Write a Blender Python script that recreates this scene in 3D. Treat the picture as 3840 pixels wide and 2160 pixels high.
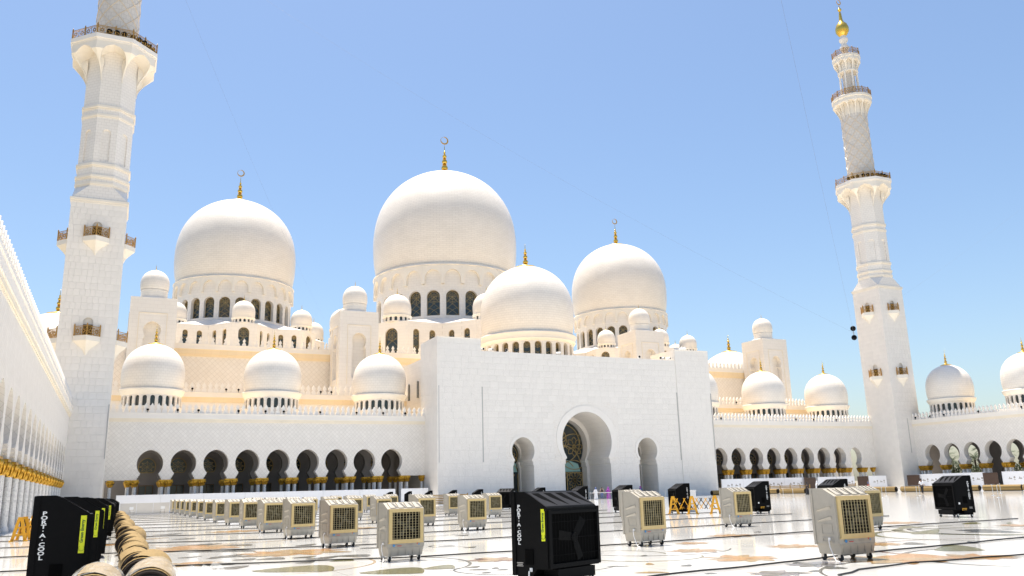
import bpy, math, random
from mathutils import Vector, Matrix
R = math.radians
pi = math.pi
rnd = random.Random(11)

# ------------------------------------------------------------------ scene, camera, sky, sun
for o in list(bpy.data.objects):
    bpy.data.objects.remove(o)
sc = bpy.context.scene
col = sc.collection
EYE = 1.75
YAW, PIT, ROL = R(25.335), R(13.64), R(1.498)
cd = bpy.data.cameras.new('camera')
cd.sensor_width = 36.0
cd.lens = 3110.38 / 3840 * 36
cd.clip_start = 0.1
cd.clip_end = 6000
cam = bpy.data.objects.new('camera', cd)
col.objects.link(cam)
r_ = Vector((math.cos(YAW), -math.sin(YAW), 0))
d_ = Vector((math.sin(YAW), math.cos(YAW), 0))
up = Vector((0, 0, 1))
w_ = d_ * math.cos(PIT) + up * math.sin(PIT)
u_ = up * math.cos(PIT) - d_ * math.sin(PIT)
cx_ = r_ * math.cos(ROL) - u_ * math.sin(ROL)
cy_ = r_ * math.sin(ROL) + u_ * math.cos(ROL)
cam.matrix_world = Matrix(((cx_.x, cy_.x, -w_.x, 0), (cx_.y, cy_.y, -w_.y, 0), (cx_.z, cy_.z, -w_.z, EYE), (0, 0, 0, 1)))
sc.camera = cam
SUN_ELEV = 77.0
world = bpy.data.worlds.new('World')
sc.world = world
world.use_nodes = True
wn = world.node_tree
wn.nodes.clear()
sky = wn.nodes.new('ShaderNodeTexSky')
sky.sky_type = 'NISHITA'
sky.sun_disc = False
sky.sun_elevation = R(SUN_ELEV)
sky.sun_rotation = 0.0
sky.altitude = 0
sky.air_density = 1.2
sky.dust_density = 1.2
sky.ozone_density = 4.2
bg = wn.nodes.new('ShaderNodeBackground')
bg.inputs[1].default_value = 0.077
wo = wn.nodes.new('ShaderNodeOutputWorld')
wn.links.new(sky.outputs[0], bg.inputs[0])
wn.links.new(bg.outputs[0], wo.inputs[0])
sl = bpy.data.lights.new('sun', 'SUN')
sl.energy = 4.2
sl.angle = R(0.53)
sl.color = (1.0, 0.92, 0.80)
sun = bpy.data.objects.new('sun', sl)
col.objects.link(sun)
sun.rotation_euler = (-R(90 - SUN_ELEV), 0, 0)
sun.location = (0, 40, 160)
sc.view_settings.view_transform = 'Standard'
sc.view_settings.look = 'None'
sc.view_settings.gamma = 1
sc.view_settings.use_curve_mapping = False
sc.view_settings.exposure = 1.12

# ------------------------------------------------------------------ mesh builder
class MB:
    def __init__(s):
        s.v = []; s.f = []; s.M = None
    def add(s, vs, fs):
        b = len(s.v)
        if s.M is not None:
            M = s.M
            vs = [tuple(M @ Vector(p)) for p in vs]
        s.v += vs
        s.f += [tuple(i + b for i in f) for f in fs]
    def box(s, x0, x1, y0, y1, z0, z1):
        s.add([(x0, y0, z0), (x1, y0, z0), (x1, y1, z0), (x0, y1, z0), (x0, y0, z1), (x1, y0, z1), (x1, y1, z1), (x0, y1, z1)],
              [(3, 2, 1, 0), (4, 5, 6, 7), (0, 1, 5, 4), (1, 2, 6, 5), (2, 3, 7, 6), (3, 0, 4, 7)])
    def prism(s, poly, z0, z1, poly2=None):
        n = len(poly); p2 = poly2 or poly
        s.add([(x, y, z0) for x, y in poly] + [(x, y, z1) for x, y in p2],
              [tuple(range(n - 1, -1, -1)), tuple(range(n, 2 * n))] + [(i, (i + 1) % n, n + (i + 1) % n, n + i) for i in range(n)])
    def extr(s, poly, y0, y1):
        # poly in (x, z), counter-clockwise seen from the front (-Y)
        n = len(poly)
        s.add([(x, y0, z) for x, z in poly] + [(x, y1, z) for x, z in poly],
              [tuple(range(n)), tuple(range(2 * n - 1, n - 1, -1))] + [(i, n + i, n + (i + 1) % n, (i + 1) % n) for i in range(n)])
    def lathe(s, prof, n=24, c=(0, 0), half=False):
        vs = []; fs = []; rings = []
        for r, z in prof:
            if r < 1e-5:
                rings.append([len(vs)]); vs.append((c[0], c[1], z))
            else:
                rings.append(list(range(len(vs), len(vs) + n)))
                vs += [(c[0] + r * math.cos(2 * pi * i / n), c[1] + r * math.sin(2 * pi * i / n), z) for i in range(n)]
        for a, b in zip(rings[:-1], rings[1:]):
            for i in range(n):
                j = (i + 1) % n
                if len(a) == 1 and len(b) == 1: continue
                if len(a) == 1: fs.append((a[0], b[j], b[i]))
                elif len(b) == 1: fs.append((a[i], a[j], b[0]))
                else: fs.append((a[i], a[j], b[j], b[i]))
        s.add(vs, fs)
    def tube(s, pts, r, n=6, close=False):
        P = [Vector(p) for p in pts]
        vs = []; fs = []
        m = len(P)
        ref = Vector((0, 0, 1))
        for i, p in enumerate(P):
            t = (P[min(i + 1, m - 1)] - P[max(i - 1, 0)])
            if t.length < 1e-9: t = Vector((1, 0, 0))
            t.normalize()
            a = ref if abs(t.dot(ref)) < 0.93 else Vector((1, 0, 0))
            x = t.cross(a).normalized(); y = t.cross(x)
            rr = r[i] if isinstance(r, (list, tuple)) else r
            vs += [tuple(p + x * (rr * math.cos(2 * pi * k / n)) + y * (rr * math.sin(2 * pi * k / n))) for k in range(n)]
        for i in range(m - 1):
            for k in range(n):
                fs.append((i * n + k, i * n + (k + 1) % n, (i + 1) * n + (k + 1) % n, (i + 1) * n + k))
        fs.append(tuple(range(n - 1, -1, -1))); fs.append(tuple(range((m - 1) * n, m * n)))
        s.add(vs, fs)
    def bar(s, a, b, wx, wy):
        # flat rectangular bar from a to b
        a = Vector(a); b = Vector(b); t = (b - a).normalized()
        ref = Vector((0, 1, 0)) if abs(t.y) < 0.9 else Vector((1, 0, 0))
        x = t.cross(ref).normalized() * wx / 2; y = t.cross(x).normalized() * wy / 2
        vs = [tuple(p + q) for p in (a, b) for q in (-x - y, x - y, x + y, -x + y)]
        s.add(vs, [(3, 2, 1, 0), (4, 5, 6, 7), (0, 1, 5, 4), (1, 2, 6, 5), (2, 3, 7, 6), (3, 0, 4, 7)])
    def bay(s, x0, x1, zb, zt, op, y0, y1, back=True):
        # wall piece with one opening that is open at its foot; op runs from right foot over the apex to left foot
        o = op[::-1]
        poly = [(x0, zb)] + o + [(x1, zb), (x1, zt), (x0, zt)]
        n = len(poly); m = len(o)
        vs = [(x, y0, z) for x, z in poly] + [(x, y1, z) for x, z in poly]
        fs = [tuple(range(n))]
        if back: fs.append(tuple(range(2 * n - 1, n - 1, -1)))
        for i in range(0, m + 1):
            fs.append((i, n + i, n + i + 1, i + 1))
        i = m + 2
        fs.append((i, n + i, n + i + 1, i + 1))
        s.add(vs, fs)
    def mesh(s, name, mat=None, smooth=None):
        me = bpy.data.meshes.new(name)
        me.from_pydata(s.v, [], s.f)
        if mat is not None: me.materials.append(mat)
        if smooth is not None:
            me.shade_smooth()
            if smooth < 179: me.set_sharp_from_angle(angle=R(smooth))
        me.update()
        return me

def O(name, me, parent=None, loc=(0, 0, 0), rz=0.0, scale=None, rot=None, kind=None):
    o = bpy.data.objects.new(name, me)
    col.objects.link(o)
    o.parent = parent
    o.location = loc
    if rot is not None: o.rotation_euler = rot
    elif rz: o.rotation_euler = (0, 0, rz)
    if scale is not None: o.scale = scale if isinstance(scale, (tuple, list)) else (scale,) * 3
    if kind: o['kind'] = kind
    return o
def T(o, label, cat, group=None):
    o['label'] = label; o['category'] = cat
    if group: o['group'] = group
    return o
def E(name, label, cat, loc=(0, 0, 0), rz=0.0, group=None):
    return T(O(name, None, None, loc, rz), label, cat, group)

# ------------------------------------------------------------------ materials
def pmat(name, c, rough=0.5, metal=0.0, spec=0.5, **kw):
    m = bpy.data.materials.new(name); m.use_nodes = True
    b = m.node_tree.nodes['Principled BSDF']
    b.inputs['Base Color'].default_value = (*c, 1)
    b.inputs['Roughness'].default_value = rough
    b.inputs['Metallic'].default_value = metal
    b.inputs['Specular IOR Level'].default_value = spec
    for k, v in kw.items(): b.inputs[k].default_value = v
    return m
def nz(m, scale, lo, hi, detail=4, rough_too=False, vec=None, bump=0.0, bd=0.02):
    # multiply the base colour by noise between lo and hi; optional bump
    nt = m.node_tree; b = nt.nodes['Principled BSDF']
    tc = nt.nodes.new('ShaderNodeTexCoord')
    n = nt.nodes.new('ShaderNodeTexNoise'); n.inputs['Scale'].default_value = scale; n.inputs['Detail'].default_value = detail
    nt.links.new(tc.outputs['Object'], n.inputs['Vector'])
    mr = nt.nodes.new('ShaderNodeMapRange'); mr.inputs['From Min'].default_value = .3; mr.inputs['From Max'].default_value = .7
    mr.inputs['To Min'].default_value = lo; mr.inputs['To Max'].default_value = hi
    nt.links.new(n.outputs['Fac'], mr.inputs['Value'])
    mx = nt.nodes.new('ShaderNodeMix'); mx.data_type = 'RGBA'; mx.blend_type = 'MULTIPLY'; mx.inputs['Factor'].default_value = 1
    src = b.inputs['Base Color'].links
    if src:
        nt.links.new(src[0].from_socket, mx.inputs['A'])
    else:
        mx.inputs['A'].default_value = b.inputs['Base Color'].default_value
    nt.links.new(mr.outputs[0], mx.inputs['B'])
    nt.links.new(mx.outputs['Result'], b.inputs['Base Color'])
    if bump:
        bp = nt.nodes.new('ShaderNodeBump'); bp.inputs['Strength'].default_value = bump; bp.inputs['Distance'].default_value = bd
        nt.links.new(n.outputs['Fac'], bp.inputs['Height']); nt.links.new(bp.outputs[0], b.inputs['Normal'])
    return m
def marble(name, c1, c2, grout, bw=1.2, bh=.6, mode='wall', rough=.42, ms=.012, rad=1.0, off=.5, bump=.25, var=.0):
    m = pmat(name, c1, rough)
    nt = m.node_tree; L = nt.links; b = nt.nodes['Principled BSDF']
    N = lambda t: nt.nodes.new(t)
    def math_(op, a, bb=None):
        q = N('ShaderNodeMath'); q.operation = op
        for i, x in enumerate((a, bb)):
            if x is None: continue
            if isinstance(x, (int, float)): q.inputs[i].default_value = x
            else: L.new(x, q.inputs[i])
        return q.outputs[0]
    tc = N('ShaderNodeTexCoord'); sp = N('ShaderNodeSeparateXYZ'); L.new(tc.outputs['Object'], sp.inputs[0])
    x, y, z = sp.outputs
    if mode == 'cyl':
        u = math_('MULTIPLY', math_('ARCTAN2', y, x), rad); v = z
    elif mode == 'floor':
        u, v = x, y
    elif mode == 'diag':
        s = math_('ADD', x, y)
        u = math_('MULTIPLY', math_('ADD', s, z), .7071); v = math_('MULTIPLY', math_('SUBTRACT', z, s), .7071)
    else:
        u = math_('ADD', x, y); v = z
    cb = N('ShaderNodeCombineXYZ'); L.new(u, cb.inputs[0]); L.new(v, cb.inputs[1])
    br = N('ShaderNodeTexBrick'); L.new(cb.outputs[0], br.inputs['Vector'])
    br.offset = off
    br.inputs['Color1'].default_value = (*c1, 1); br.inputs['Color2'].default_value = (*c2, 1); br.inputs['Mortar'].default_value = (*grout, 1)
    br.inputs['Scale'].default_value = 1; br.inputs['Mortar Size'].default_value = ms; br.inputs['Mortar Smooth'].default_value = .1
    br.inputs['Brick Width'].default_value = bw; br.inputs['Row Height'].default_value = bh; br.inputs['Bias'].default_value = 0
    L.new(br.outputs['Color'], b.inputs['Base Color'])
    if bump:
        bp = N('ShaderNodeBump'); bp.inputs['Strength'].default_value = bump; bp.inputs['Distance'].default_value = .02; bp.invert = True
        L.new(br.outputs['Fac'], bp.inputs['Height']); L.new(bp.outputs[0], b.inputs['Normal'])
    nz(m, .35, .965, 1.02, 5)
    return m
W1, W2, WG = (.85, .80, .73), (.825, .775, .705), (.70, .65, .585)
m_wall = marble('marble_wall', W1, W2, WG, 1.15, .62)
m_diag = marble('marble_diamond', W1, (.79, .74, .67), (.64, .59, .53), .42, .42, 'diag', off=0.0, ms=.014)
m_hall = marble('marble_hall_diamond', (.82, .755, .67), (.79, .72, .63), (.62, .56, .48), .62, .62, 'diag', off=0.0, ms=.018)
m_core = pmat('marble_joint', (.70, .66, .60), .7)
m_plain = nz(pmat('marble_plain', (.85, .80, .73), .42), .5, .96, 1.02)
m_trim = nz(pmat('marble_cream_trim', (.83, .745, .60), .5), .6, .95, 1.02)
m_peach = marble('cream_stone_bounce_tint', (.85, .69, .46), (.83, .665, .43), (.72, .57, .38), 1.3, 1.3, bump=.1)  # cream stone pushed to peach: warm roof bounce painted into the colour
m_roof = nz(pmat('roof_warm_bounce', (.82, .67, .46), .7), .3, .93, 1.03)  # hidden flat roofs, saturated to bounce warm light up onto the domes
m_dome = marble('dome_tile', (.85, .785, .695), (.81, .745, .655), (.62, .56, .49), 1.0, .42, 'cyl', .38, .016, 12.0, bump=.08)
m_domes = marble('dome_tile_small', (.85, .785, .695), (.82, .755, .665), (.66, .60, .52), .55, .38, 'cyl', .38, .012, 4.0, bump=.12)
m_drum = marble('drum_block', (.83, .78, .71), (.80, .75, .68), (.66, .61, .55), .9, .55, 'cyl', .45, .014, 11.0, bump=.15)
m_cream = nz(pmat('marble_cream', (.84, .775, .67), .45), .5, .95, 1.02)
m_gold = nz(pmat('gold_leaf', (.80, .53, .10), .27, .8), 3, .85, 1.05)
m_goldc = pmat('gold_crescent', (.50, .30, .05), .4, .25)
m_slot = pmat('slot_glass', (.48, .46, .43), .4)
m_goldcap = nz(pmat('gold_capital', (.70, .40, .05), .34, .75), 9, .55, 1.1, bump=.5, bd=.05)
m_brass = nz(pmat('bronze_rail', (.50, .27, .06), .38, .35), 6, .75, 1.1)
m_glass = pmat('window_glass', (.030, .040, .040), .12, 0, .6)
m_glassgreen = pmat('aqua_glass', (.30, .52, .48), .2)
m_grille = nz(pmat('grille_bronze', (.40, .29, .12), .45, .35), 5, .8, 1.1)
m_inner_shade = nz(pmat('interior_stone_shaded', (.23, .205, .185), .5), .6, .92, 1.04)  # stone darkened so the colour itself carries the arcade's interior shade
m_wire = pmat('dark_wire', (.12, .12, .13), .6)
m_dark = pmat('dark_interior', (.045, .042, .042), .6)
m_door = nz(pmat('door_bronze', (.16, .085, .03), .45, .3), 4, .8, 1.1)
m_black = nz(pmat('black_plastic', (.0025, .0025, .0027), .6, 0, .10), 14, .8, 1.2)
m_blackhood = nz(pmat('black_plastic_hood', (.016, .0155, .017), .6, 0, .2), 10, .8, 1.25)  # paler black for the hood top
m_void = pmat('vent_void', (.002, .002, .002), .8, 0, .04)
m_beige = nz(pmat('beige_plastic', (.40, .365, .30), .48), 8, .94, 1.04)
nt = m_beige.node_tree; oi = nt.nodes.new('ShaderNodeObjectInfo'); mr = nt.nodes.new('ShaderNodeMapRange'); mr.inputs['To Min'].default_value = .90; mr.inputs['To Max'].default_value = 1.08
mx = nt.nodes.new('ShaderNodeMix'); mx.data_type = 'RGBA'; mx.blend_type = 'MULTIPLY'; mx.inputs['Factor'].default_value = 1
_s = nt.nodes['Principled BSDF'].inputs['Base Color']; nt.links.new(_s.links[0].from_socket, mx.inputs['A']); nt.links.new(oi.outputs['Random'], mr.inputs[0]); nt.links.new(mr.outputs[0], mx.inputs['B']); nt.links.new(mx.outputs['Result'], _s)
m_cream_pl = nz(pmat('cream_plastic', (.60, .45, .20), .42), 8, .95, 1.04)
m_slat = pmat('slat_plastic', (.46, .385, .21), .45)
m_rubber = pmat('rubber', (.02, .02, .02), .7)
m_steel = pmat('steel', (.62, .62, .62), .3, .9)
m_white = nz(pmat('white_panel', (.80, .80, .82), .45), .4, .97, 1.02)
m_whitepl = pmat('white_plastic', (.78, .77, .75), .45)
m_yellow = nz(pmat('yellow_plastic', (.74, .37, .015), .42), 6, .9, 1.05)
m_lime = pmat('lime_sticker', (.66, .70, .01), .4)
m_ink = pmat('dark_ink', (.03, .10, .02), .5)
m_blue = pmat('blue_print', (.06, .28, .58), .4)
m_red = pmat('red_print', (.55, .06, .05), .4)
m_grey = pmat('grey_print', (.35, .33, .30), .5)
m_letter = pmat('white_lettering', (.75, .75, .73), .5)
m_wood = nz(pmat('bench_wood', (.33, .20, .06), .55), 5, .75, 1.15)
m_brown = nz(pmat('brown_board', (.065, .035, .022), .5), 3, .85, 1.1)
m_cable = pmat('black_cable', (.015, .014, .014), .55)
m_jute = nz(pmat('jute_backing', (.27, .18, .066), .85), 30, .65, 1.2, bump=.4, bd=.02)
m_jutedk = nz(pmat('carpet_pile_end', (.02, .013, .008), .9), 40, .6, 1.2)
m_leaf = nz(pmat('palm_leaf', (.055, .085, .03), .6), 3, .7, 1.2)
m_bark = nz(pmat('palm_bark', (.14, .10, .07), .8), 6, .7, 1.2)
m_cloth_white = pmat('white_cloth', (.75, .75, .76), .8)
m_cloth_black = pmat('black_cloth', (.015, .015, .018), .8)
m_cloth_purple = pmat('purple_cloth', (.35, .06, .38), .8)
m_cloth_blue = pmat('blue_cloth', (.10, .14, .30), .8)
m_cloth_tan = pmat('tan_cloth', (.42, .30, .24), .8)
m_skin = pmat('skin', (.33, .19, .125), .55)
m_hair = pmat('hair', (.02, .015, .012), .6)
# clear plastic film
m_film = pmat('plastic_film', (.85, .86, .84), .12, 0, .8)
_b = m_film.node_tree.nodes['Principled BSDF']; _b.inputs['Alpha'].default_value = .22
# column shaft with inlaid dark flowers
m_shaft = pmat('inlaid_shaft', (.84, .81, .76), .3)
nt = m_shaft.node_tree; tc = nt.nodes.new('ShaderNodeTexCoord'); mp = nt.nodes.new('ShaderNodeMapping'); mp.inputs['Scale'].default_value = (5.0, 5.0, 3.0)
vo = nt.nodes.new('ShaderNodeTexVoronoi'); rp = nt.nodes.new('ShaderNodeValToRGB')
rp.color_ramp.elements[0].position = .27; rp.color_ramp.elements[0].color = (.05, .035, .05, 1); rp.color_ramp.elements[1].position = .31; rp.color_ramp.elements[1].color = (.84, .81, .76, 1)
nt.links.new(tc.outputs['Object'], mp.inputs[0]); nt.links.new(mp.outputs[0], vo.inputs['Vector']); nt.links.new(vo.outputs['Distance'], rp.inputs[0]); nt.links.new(rp.outputs[0], nt.nodes['Principled BSDF'].inputs['Base Color'])
# separate stone panels: slight tone difference from one to the next
m_panel = pmat('marble_panel', (.85, .80, .73), .42)
nt = m_panel.node_tree; oi = nt.nodes.new('ShaderNodeObjectInfo'); mr = nt.nodes.new('ShaderNodeMapRange')
mr.inputs['To Min'].default_value = .965; mr.inputs['To Max'].default_value = 1.01
mx = nt.nodes.new('ShaderNodeMix'); mx.data_type = 'RGBA'; mx.blend_type = 'MULTIPLY'; mx.inputs['Factor'].default_value = 1; mx.inputs['A'].default_value = (.85, .80, .73, 1)
nt.links.new(oi.outputs['Random'], mr.inputs[0]); nt.links.new(mr.outputs[0], mx.inputs['B']); nt.links.new(mx.outputs['Result'], nt.nodes['Principled BSDF'].inputs['Base Color'])
nz(m_panel, 1.2, .97, 1.02)
m_ppanel = m_panel.copy(); m_ppanel.name = 'marble_panel_carved'
nt = m_ppanel.node_tree; L = nt.links; ge = nt.nodes.new('ShaderNodeNewGeometry')
wv = nt.nodes.new('ShaderNodeTexNoise'); wv.inputs['Scale'].default_value = .75; wv.inputs['Detail'].default_value = 2.5; wv.inputs['Distortion'].default_value = 2.2
L.new(ge.outputs['Position'], wv.inputs['Vector'])
rp = nt.nodes.new('ShaderNodeValToRGB'); el = rp.color_ramp.elements
el[0].position = .475; el[0].color = (0, 0, 0, 1); el[1].position = .525; el[1].color = (0, 0, 0, 1); e3 = el.new(.50); e3.color = (1, 1, 1, 1)
L.new(wv.outputs['Fac'], rp.inputs[0])
bp = nt.nodes.new('ShaderNodeBump'); bp.inputs['Strength'].default_value = .35; bp.inputs['Distance'].default_value = .06
L.new(rp.outputs[0], bp.inputs['Height']); L.new(bp.outputs[0], nt.nodes['Principled BSDF'].inputs['Normal'])
# portal marble with shallow carved scrollwork
m_carved = pmat('marble_carved', (.85, .80, .73), .42)
nt = m_carved.node_tree; L = nt.links; tc = nt.nodes.new('ShaderNodeTexCoord')
wv = nt.nodes.new('ShaderNodeTexNoise'); wv.inputs['Scale'].default_value = 1.1; wv.inputs['Detail'].default_value = 3; wv.inputs['Distortion'].default_value = 2.5
L.new(tc.outputs['Object'], wv.inputs['Vector'])
rp = nt.nodes.new('ShaderNodeValToRGB'); el = rp.color_ramp.elements
el[0].position = .47; el[0].color = (0, 0, 0, 1); el[1].position = .53; el[1].color = (0, 0, 0, 1); e3 = el.new(.50); e3.color = (1, 1, 1, 1)
L.new(wv.outputs['Fac'], rp.inputs[0])
bp = nt.nodes.new('ShaderNodeBump'); bp.inputs['Strength'].default_value = .45; bp.inputs['Distance'].default_value = .06
L.new(rp.outputs[0], bp.inputs['Height']); L.new(bp.outputs[0], nt.nodes['Principled BSDF'].inputs['Normal'])
mx = nt.nodes.new('ShaderNodeMix'); mx.data_type = 'RGBA'; mx.inputs['A'].default_value = (.85, .80, .73, 1); mx.inputs['B'].default_value = (.78, .71, .62, 1)
L.new(rp.outputs[0], mx.inputs['Factor']); L.new(mx.outputs['Result'], nt.nodes['Principled BSDF'].inputs['Base Color'])
# polished courtyard floor
m_floor = marble('polished_floor', (.72, .715, .695), (.685, .68, .66), (.48, .47, .45), 1.2, 1.2, 'floor', .08, .010, off=0.0, bump=.05)
nz(m_floor, .9, .93, 1.03, 6)

# ------------------------------------------------------------------ shared shapes
def horseshoe(Rw, zc, rise, wp, foot, n=14):
    # pointed horseshoe: half width Rw at zc, apex zc+rise, foot = points from the ground up to the pinch (wp)
    e = max((rise * rise - Rw * Rw) / (2 * Rw), 0.0); r = Rw + e
    a0 = -math.acos(min((wp + e) / r, 1)); a1 = math.acos(e / r)
    h = list(foot) + [(-e + r * math.cos(a0 + (a1 - a0) * i / n), zc + r * math.sin(a0 + (a1 - a0) * i / n)) for i in range(n + 1)]
    h[-1] = (0.0, h[-1][1])
    return h + [(-x, z) for x, z in h[-2::-1]]
def roundarch(hw, zb, zs, rise=None, n=10):
    rise = hw if rise is None else rise
    h = [(hw, zb)] + [(hw * math.cos(pi / 2 * i / n), zs + rise * math.sin(pi / 2 * i / n)) for i in range(n + 1)]
    h[-1] = (0.0, zs + rise)
    return h + [(-x, z) for x, z in h[-2::-1]]
def RZ(a, loc=(0, 0, 0)):
    return Matrix.Translation(loc) @ Matrix.Rotation(a, 4, 'Z')
def pane_mesh(name, op, y, mat, th=.04):
    b = MB(); b.extr(op[::-1], y, y + th)
    return b.mesh(name, mat)
def grille_mesh(name, hw, zb, zt, arched=True, bw=.05, rows=3, y=0.0):
    # interlaced arcs and a frame, cut to the round-headed opening
    b = MB(); zs = zt - hw
    def inside(x, z):
        if z < zb or abs(x) > hw: return False
        return z <= zs or x * x + (z - zs) ** 2 <= hw * hw
    def poly(pts):
        for p, q in zip(pts[:-1], pts[1:]):
            if inside(*p) and inside(*q): b.bar((p[0], y, p[1]), (q[0], y, q[1]), bw, bw * .8)
    step = (zs - zb) / rows
    for k in range(-1, rows + 2):
        for sgn in (-1, 1):
            poly([(sgn * (hw - 2 * hw * i / 14.0), zb + k * step + 1.3 * hw * math.sin(pi / 2 * i / 14.0)) for i in range(15)])
    for r in (.45, .8):
        poly([(hw * r * math.cos(2 * pi * i / 20), zs + hw * r * math.sin(2 * pi * i / 20)) for i in range(21)])
    for a in range(8):
        poly([(hw * q / 6 * math.cos(pi * a / 4), zs + hw * q / 6 * math.sin(pi * a / 4)) for q in range(7)])
    fr = roundarch(hw - bw * .3, zb + bw * .3, zs)
    for p, q in zip(fr, fr[1:] + fr[:1]): b.bar((p[0], y, p[1]), (q[0], y, q[1]), bw * 1.3, bw)
    return b.mesh(name, m_grille)
# gold finial, one unit tall
def ball(zc, r, n=7):
    return [(r * math.sin(pi * (i + .5) / (n + .0)), zc - r * math.cos(pi * (i + .5) / n)) for i in range(n)]
_fp = [(.0, -.045), (.385, -.045), (.40, -.02), (.385, .0), (.27, .035), (.15, .065), (.085, .11), (.07, .14)] + ball(.225, .098) + [(.05, .325), (.075, .335), (.05, .35)] + ball(.43, .08) + [(.04, .515), (.06, .525), (.04, .54)] + ball(.605, .062) + [(.03, .675), (.03, .70)] + ball(.735, .035, 5) + [(.012, .80), (.008, .92), (0, 1.0)]
_b = MB(); _b.lathe(_fp, 20); me_finial = _b.mesh('finial', m_gold, 50)
def crescent_mesh():
    b = MB(); n = 28; out = []; inn = []
    for i in range(n + 1):
        a = R(118) + R(344) * i / n
        out.append((math.cos(a), 1 + math.sin(a)))
        inn.append((-.10 + .80 * math.cos(a), 1.10 + .80 * math.sin(a)))
    vs = []; fs = []
    for i in range(n + 1):
        for y in (-.09, .09):
            vs += [(out[i][0], y, out[i][1]), (inn[i][0], y, inn[i][1])]
    for i in range(n):
        k = 4 * i
        fs += [(k, k + 4, k + 5, k + 1), (k + 2, k + 3, k + 7, k + 6), (k, k + 2, k + 6, k + 4), (k + 1, k + 5, k + 7, k + 3)]
    b.add(vs, fs); return b.mesh('crescent', m_goldc)
me_crescent = crescent_mesh()
# parapet merlon, 0.62 wide and 1.29 tall
_h = [(.30, 0), (.30, .30), (.22, .40), (.15, .50), (.11, .58), (.17, .66), (.245, .80), (.235, .88), (.16, 1.0), (.085, 1.12), (.03, 1.24)]
_o = _h + [(0, 1.29)] + [(-x, z) for x, z in _h[::-1]]
_b = MB(); _b.extr(_o, -.11, .11); me_merlon = _b.mesh('merlon', m_plain)
# pierced merlon lobes give the lattice look at the foot of the parapet
def merlons(parent, u0, u1, v, z, sp=.77, scale=1.0):
    n = max(1, int((u1 - u0) / sp)); st = (u1 - u0) / n
    for i in range(n):
        O('merlon', me_merlon, parent, (u0 + st * (i + .5), v, z), scale=(scale, 1, scale))

# ------------------------------------------------------------------ courtyard floor
XC, YF, YP, SP = 66.756, 120.235, 114.8, 4.08
_b = MB(); _b.add([(-3000, -3000, -.05), (3000, -3000, -.05), (3000, 3000, -.05), (-3000, 3000, -.05)], [(0, 1, 2, 3)])
gnd = O('ground', _b.mesh('ground', nz(pmat('sandy_ground', (.26, .23, .17), .9), .05, .7, 1.2)), kind='structure')
gnd['label'] = 'sandy garden ground beyond the mosque'
_b = MB(); _b.add([(-22, -45, 0), (155, -45, 0), (155, 136, 0), (-22, 136, 0)], [(0, 1, 2, 3)])
floor = O('courtyard_floor', _b.mesh('courtyard_floor', m_floor), kind='structure')
floor['label'] = 'polished white marble courtyard floor with inlaid flowers'

# ------------------------------------------------------------------ columns
_b = MB(); _b.lathe([(0, 0), (.30, 0), (.30, .14), (.27, .17), (.27, .26), (.225, .32), (.205, .42), (.20, 1.8), (.19, 3.28), (0, 3.28)], 14)
me_col = _b.mesh('column', m_shaft, 40)
_b = MB(); _b.lathe([(0, 3.24), (.21, 3.24), (.235, 3.29), (.215, 3.34), (.25, 3.42), (.335, 3.60), (.405, 3.78), (.425, 3.90), (.385, 3.97), (0, 3.97)], 14)
for k in range(10):   # curled palm leaves of the capital
    a = 2 * pi * k / 10; c, s_ = math.cos(a), math.sin(a)
    _b.tube([(c * .23, s_ * .23, 3.32), (c * .33, s_ * .33, 3.56), (c * .43, s_ * .43, 3.80), (c * .46, s_ * .46, 3.90), (c * .44, s_ * .44, 3.97)], [.05, .075, .085, .07, .03], 5)
_b.box(-.40, .40, -.40, .40, 3.97, 4.125)
me_cap = _b.mesh('capital', m_goldcap, 45)
def column(parent, u, v):
    c = O('column', me_col, parent, (u, v, 0))
    O('capital', me_cap, c)

# ------------------------------------------------------------------ arcades
FOOT = [(1.47, 4.13), (1.46, 4.36), (1.33, 4.44), (1.30, 4.62), (1.19, 4.70), (1.14, 4.88)]
OPEN = horseshoe(1.6, 6.2, 1.8, 1.1, FOOT)
def bay_mesh(name, mat, th=1.2, zt=11.6):
    b = MB(); b.bay(-SP / 2, SP / 2, 4.13, zt, OPEN, 0, th)
    return b.mesh(name, mat)
me_bay = bay_mesh('arch_bay', m_diag)
me_inbay = bay_mesh('inner_arch_bay', m_inner_shade, 1.0, 9.0)
_wop = horseshoe(1.12, 6.15, 1.22, .85, [(.85, 5.35)])
me_bwin = pane_mesh('window', _wop, 0, m_glass)
_b = MB()
for a in range(8):
    c, s_ = math.cos(pi * a / 4), math.sin(pi * a / 4)
    _b.bar((0, -.03, 6.15), (c * 1.08, -.03, 6.15 + s_ * .85), .05, .04)
    c2, s2 = math.cos(pi * (a + .5) / 4) * .55, math.sin(pi * (a + .5) / 4) * .55
    _b.bar((c * 1.0, -.03, 6.15 + s_ * .8), (c2, -.03, 6.15 + s2), .05, .04)
    c3, s3 = math.cos(pi * (a + 1) / 4), math.sin(pi * (a + 1) / 4)
    _b.bar((c2, -.03, 6.15 + s2), (c3, -.03, 6.15 + s3 * .8), .05, .04)
for p, q in zip(_wop, _wop[1:] + _wop[:1]): _b.bar((p[0], -.02, p[1]), (q[0], -.02, q[1]), .12, .08)
me_bgrille = _b.mesh('grille', m_grille)
_b = MB(); _b.box(-.95, .95, -.06, .02, 0, 3.6)
me_bdoor = _b.mesh('door', m_glass)
_b = MB()
for x in (-.95, 0, .95): _b.box(x - .05, x + .05, -.12, -.06, 0, 3.6)
for z in (.0, 1.8, 3.5): _b.box(-.9, .9, -.11, -.061, z, z + .1)
me_bdframe = _b.mesh('door_frame', m_door)

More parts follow.
